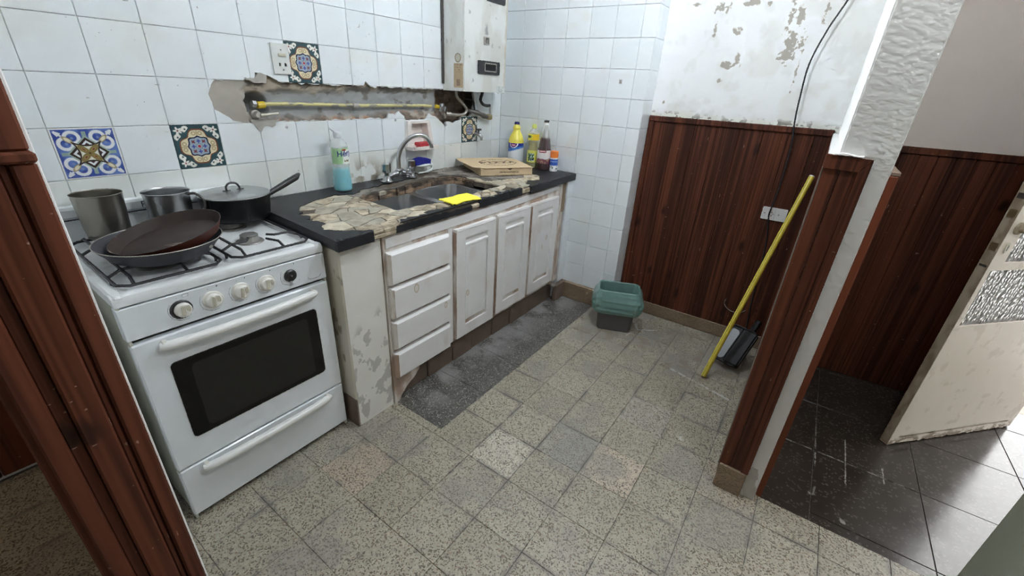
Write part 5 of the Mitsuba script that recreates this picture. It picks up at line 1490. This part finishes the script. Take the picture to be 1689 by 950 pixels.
put('label', lathe([(0.0446, 0.042), (0.0446, 0.108), (0.0430, 0.122)], 44, (X, Y, Z)), 'label_vinegar', vb, True)
put('collar', lathe([(0.0155, 0.272), (0.0155, 0.284)], 24, (X, Y, Z)), 'white_plastic', vb, True)
put('cap', lathe([(0.016, 0.284), (0.016, 0.296), (0.0, 0.297)], 24, (X, Y, Z)), 'cap_black', vb, 40)
tag(vb, 'tall dark red vinegar bottle with a white label and black cap', 'bottle')
ab = 'spray_can'
X, Y = 2.150, -0.487
Z = fz(X, Y)
put('body', lathe([(0, 0.0), (0.0245, 0.0), (0.026, 0.004), (0.026, 0.082), (0.024, 0.086), (0, 0.086)], 36, (X, Y, Z)), 'label_spray', ab, 40)
put('cap', lathe([(0.0252, 0.084), (0.0252, 0.108), (0.0245, 0.110), (0.0245, 0.120), (0.022, 0.124), (0, 0.124)], 36, (X, Y, Z)), 'orange_cap', ab, 40)
tag(ab, 'small blue and white canister with an orange cap, rightmost on the worktop', 'canister')

# switch plate on the back wall
sw = 'switch_plate'
put('plate', slab(Polygon([(0.699, 1.338), (0.768, 1.338), (0.768, 1.447), (0.699, 1.447)]).difference(sbox(0.722, 1.366, 0.730, 1.378)).difference(sbox(0.744, 1.366, 0.754, 1.378)), 'xz', -0.009, 0.001), 'plastic_white', sw, False)
put('rocker', bx(0.722, 0.754, -0.015, -0.008, 1.400, 1.412, 0.003), 'knob_grip', sw, False)
put('socket_back', bx(0.715, 0.760, -0.001, 0.0005, 1.362, 1.382), 'black_plastic', sw, False)
for z in (1.424, 1.354): put('screw', rotx_at([(0.0028, 0), (0.002, 0.001), (0, 0.0012)], 0.737, -0.009, z, 10), 'dark_metal', sw)
tag(sw, 'old grey-white switch and socket plate beside the patterned tile', 'switch plate')

# water heater
wh = 'water_heater'
hx0, hx1, hy, hz0, hz1 = 1.660, 2.035, -0.160, 1.304, 2.02
hole_w = rrect(1.832, 1.860, 1.551, 1.579, 0.003)
put('casing', cat(slab(sbox(hx0, hz0, hx1, hz1).difference(hole_w), 'xz', hy, hy + 0.014), bx(hx0, hx0 + 0.004, hy + 0.014, -0.002, hz0, hz1), bx(hx1 - 0.004, hx1, hy + 0.014, -0.002, hz0, hz1), bx(hx0 + 0.004, hx1 - 0.004, hy + 0.014, -0.002, hz0, hz0 + 0.004),
                  bx(hx0 + 0.004, hx1 - 0.004, hy + 0.014, -0.002, hz1 - 0.004, hz1), bx(hx0 + 0.004, hx1 - 0.004, -0.010, -0.002, hz0 + 0.004, hz1 - 0.004)), 'heater_body', wh, False)
put('back_plate', bx(hx0 - 0.013, hx0 + 0.01, -0.012, -0.001, 1.338, 2.04, 0.002), 'dark_metal', wh, False)
put('sight_window', slab(rrect(1.820, 1.868, 1.545, 1.585, 0.005).difference(hole_w), 'xz', hy - 0.006, hy + 0.001), 'dull_metal', wh, False)
k = put('display', slab(rrect(1.770, 1.965, 1.398, 1.466, 0.009), 'xz', hy - 0.010, hy), 'black_plastic', wh, False)
put('bezel', slab(rrect(1.822, 1.932, 1.412, 1.456, 0.003).difference(rrect(1.827, 1.927, 1.417, 1.451, 0.002)), 'xz', hy - 0.0118, hy), 'dull_metal', k, False)
put('screen', slab(rrect(1.827, 1.927, 1.417, 1.451, 0.002), 'xz', hy - 0.0105, hy), 'oven_glass', k, False)
put('emblem', slab(rrect(1.835, 2.005, 1.752, 1.800, 0.010), 'xz', hy - 0.004, hy), 'black_plastic', wh, False)
put('label', bx(hx0 - 0.0008, hx0 + 0.002, -0.150, -0.084, 1.322, 1.442), 'sticker_tan', wh, False)
put('label', slab(affinity.scale(Point(-0.113, 1.468).buffer(1), 0.0225, 0.0225), 'yz', hx0 - 0.0008, hx0 + 0.002), 'sticker_round', wh, False)
put('label', bx(1.955, 2.032, hy - 0.0008, hy + 0.002, 1.300, 1.340), 'sticker_pale', wh, False)
tag(wh, 'grimy white gas water heater hanging above the right side of the sink', 'water heater')

# ================================================================== KITCHEN FLOOR
bn = 'waste_bin'
bc, by = np.array([2.035, -1.090]), math.radians(-9)
BX_, BY_ = np.array([math.cos(math.radians(-62)), math.sin(math.radians(-62))]), None


def bin_ring(hw, hd, r, z, n=7):
    p = rr_ring(-hw, hw, -hd, hd, r, z, n)
    a = math.radians(-68)
    c, s_ = math.cos(a), math.sin(a)
    return np.stack([bc[0] + p[:, 0] * c - p[:, 1] * s_, bc[1] + p[:, 0] * s_ + p[:, 1] * c, p[:, 2]], 1)


put('body', loft([bin_ring(0.118, 0.078, 0.025, 0.262), bin_ring(0.116, 0.076, 0.025, 0.262), bin_ring(0.103, 0.070, 0.024, 0.012), bin_ring(0.100, 0.067, 0.022, 0.004)][::-1] + [], False), 'bin_grey', bn, 40)
put('base', loft([bin_ring(0.102, 0.069, 0.024, 0.02), bin_ring(0.099, 0.066, 0.022, 0.0)], True), 'bin_grey', bn, 40)
tag(bn, 'small dark grey waste bin standing in the corner by the wainscot', 'bin')
# bag folded over the rim: inside wall, rim, ballooned skirt
prof_ = np.array([(0.080, 0.052, 0.02, 0.06), (0.098, 0.064, 0.024, 0.14), (0.111, 0.072, 0.026, 0.245), (0.1145, 0.0745, 0.028, 0.268), (0.121, 0.081, 0.030, 0.2715), (0.126, 0.087, 0.034, 0.258), (0.138, 0.100, 0.045, 0.225), (0.147, 0.109, 0.055, 0.188), (0.146, 0.108, 0.055, 0.158), (0.136, 0.100, 0.05, 0.135), (0.126, 0.090, 0.04, 0.124), (0.119, 0.084, 0.03, 0.128)])
prof_ = spline(prof_, 5)
R_ = np.array([bin_ring(hw, hd, r, z, 34) for hw, hd, r, z in prof_])
u_ = np.linspace(0, 1, len(R_))[:, None]
wgt = np.interp(u_, [0, 0.2, 0.27, 0.36, 0.45, 0.55, 0.85, 1.0], [0.5, 0.35, 0.06, 0.06, 0.25, 1.0, 1.0, 0.55])
f_ = meshkit.fbm(R_ * 20, 3, 4) - 0.5
rid = 1 - np.abs(2 * meshkit.fbm(R_ * np.array([46, 46, 30]), 3, 8) - 1) * 2.2          # creases
g_ = meshkit.fbm(R_ * np.array([90, 90, 60]), 2, 15) - 0.5
cen = R_.mean(1, keepdims=True)
dirv = R_ - cen
dirv[..., 2] = 0
dirv /= np.linalg.norm(dirv, axis=-1, keepdims=True)
R_ = R_ + dirv * ((f_ * 0.026 + rid * 0.0085 + g_ * 0.006) * wgt)[..., None]
R_[..., 2] += f_ * 0.03 * wgt * np.interp(u_, [0, 0.45, 0.7, 1], [0, 0, 0.4, 1.0])
v_ = loft(list(R_), False)
k = put('bin_bag', v_, 'bag_green', smooth=True)
tag(k, 'translucent green plastic bag folded over the rim of the waste bin', 'bag')

# broom stick leaning in the corner of the partition
bs = 'broom_stick'
p0, p1 = np.array([1.830, -1.688, 0.011]), np.array([2.30, -1.856, 1.018])
put('pole', tube([p0, p0 + (p1 - p0) * 0.5, p1], 0.0125, 18), 'stick_yellow', bs, 40)
d_ = (p1 - p0) / np.linalg.norm(p1 - p0)
u_ = np.cross(d_, np.cross(CAM - p0, d_))
u_ = np.cross(d_, [0, -1, 0.0])
off = np.array([-0.80, 0.42, 0.30])
off -= d_ * (off @ d_)
off /= np.linalg.norm(off)
put('seam', tube([p0 + off * 0.0118, p1 + off * 0.0118], 0.0016, 6), 'stick_seam', bs)
put('end_ring', tube([p1 - d_ * 0.001, p1 + d_ * 0.004], 0.0129, 18), 'white_plastic', bs)
tag(bs, 'yellow broom stick leaning against the wainscot beside the partition', 'broom stick')
# dustpan on edge
dp = 'dustpan'
A0 = np.array([1.995, -1.737, 0.040])
ax_u = np.array([0.22, -0.075, 0.235]); ax_u /= np.linalg.norm(ax_u)
ax_v = np.array([0.30, 0.95, 0.05]); ax_v -= ax_u * (ax_v @ ax_u); ax_v /= np.linalg.norm(ax_v)
ax_n = np.cross(ax_u, ax_v)
PM = np.eye(4)
PM[:3, 0], PM[:3, 1], PM[:3, 2], PM[:3, 3] = ax_u, ax_v, ax_n, A0
pan = rrect(0, 0.225, -0.085, 0.060, 0.028)
well = rrect(0.014, 0.200, 0.002, 0.054, 0.020)
parts_ = (('tray', cat(slab(pan, 'xy', -0.012, 0.0), slab(pan.difference(pan.buffer(-0.006)), 'xy', -0.012, 0.010)), 'dustpan_black'), ('hood', rbox(0.004, 0.223, -0.083, -0.002, -0.030, 0.016, 0.011), 'dustpan_black'),
          ('tray_floor', slab(well, 'xy', 0.0, 0.004), 'dustpan_grey'), ('handle', rbox(0.215, 0.30, -0.060, -0.028, -0.012, 0.012, 0.010), 'dustpan_black'))
for nm, m_, mt in parts_:
    m_.apply_transform(PM)
    put(nm, m_, mt, dp, 40 if nm in ('handle', 'hood') else False)
tag(dp, 'black dustpan with a grey tray leaning behind the broom stick', 'dustpan')

# outlet, cable, wire ring on the wainscot
ol = 'wall_outlet'
put('plate', slab(rrect(-1.806, -1.690, 0.768, 0.833, 0.004), 'yz', 2.334, 2.345), 'plastic_outlet', ol, False)
put('module_line', cat(*[slab(sbox(y - 0.0008, 0.772, y + 0.0008, 0.829), 'yz', 2.3335, 2.336) for y in (-1.722, -1.752)]), 'print_grey', ol, False)
hl = [(-1.737, 0.809), (-1.737, 0.791), (-1.744, 0.800), (-1.770, 0.800), (-1.703, 0.801)]
for y, z in hl: put('socket_hole', slab(Point(y, z).buffer(0.0038, quad_segs=4), 'yz', 2.3332, 2.336), 'burner_cap', ol, False)
tag(ol, 'white double outlet plate on the dark wainscot near the partition', 'outlet')
cbk = put('power_cable', tube(spline([(2.325, -1.88, 2.15), (2.325, -1.815, 1.92), (2.325, -1.768, 1.76), (2.322, -1.727, 1.645), (2.320, -1.698, 1.510), (2.320, -1.702, 1.370), (2.322, -1.711, 1.262), (2.324, -1.730, 1.135), (2.325, -1.734, 0.940), (2.326, -1.727, 0.815), (2.331, -1.730, 0.772), (2.336, -1.752, 0.66), (2.338, -1.765, 0.50), (2.338, -1.775, 0.30), (2.334, -1.80, 0.03)]), 0.0036, 8), 'cable_black', smooth=40)
tag(cbk, 'thin black cable hanging down the peeling wall past the outlet', 'cable')
wr = put('wire_ring', tube([(2.338, -1.702 + 0.062 * math.cos(t_), 0.242 + 0.050 * math.sin(t_)) for t_ in np.linspace(-2.75, 0.35, 26)], 0.0022, 6), 'dull_metal', smooth=40)
tag(wr, 'thin wire loop hanging on the wainscot behind the broom stick', 'wire loop')

# ================================================================== LAMPS (outside the frame)
for nm, P_, r_, L_, txt in (('kitchen_bulb', LAMP, LAMP_R, LAMP_L, 'bare white bulb hanging on a cord from the kitchen ceiling'), ('front_room_bulb', ROOM, ROOM_R, ROOM_L, 'bare white bulb on a short cord where the front room meets the kitchen'), ('added_left_bulb', LEFT, LEFT_R, LEFT_L, 'added warm bulb, unseen, brightening the room left of the stove')):
    scene[nm + '__glass'] = mikit.ply(trimesh.creation.icosphere(3, r_).apply_translation(P_), 'plastic_white', smooth=True, emitter={'type': 'area', 'radiance': {'type': 'rgb', 'value': list(L_)}})
    put('socket', lathe([(0, 0.0), (0.018, 0.0), (0.020, 0.05), (0.012, 0.06), (0, 0.06)], 20, (P_[0], P_[1], P_[2] + r_ - 0.004)), 'bare_bulb_socket', nm)
    put('cord', tube([(P_[0], P_[1], P_[2] + r_ + 0.05), (P_[0], P_[1], CEIL)], 0.0035, 6), 'bare_bulb_socket', nm)
    tag(nm, txt, 'lamp')
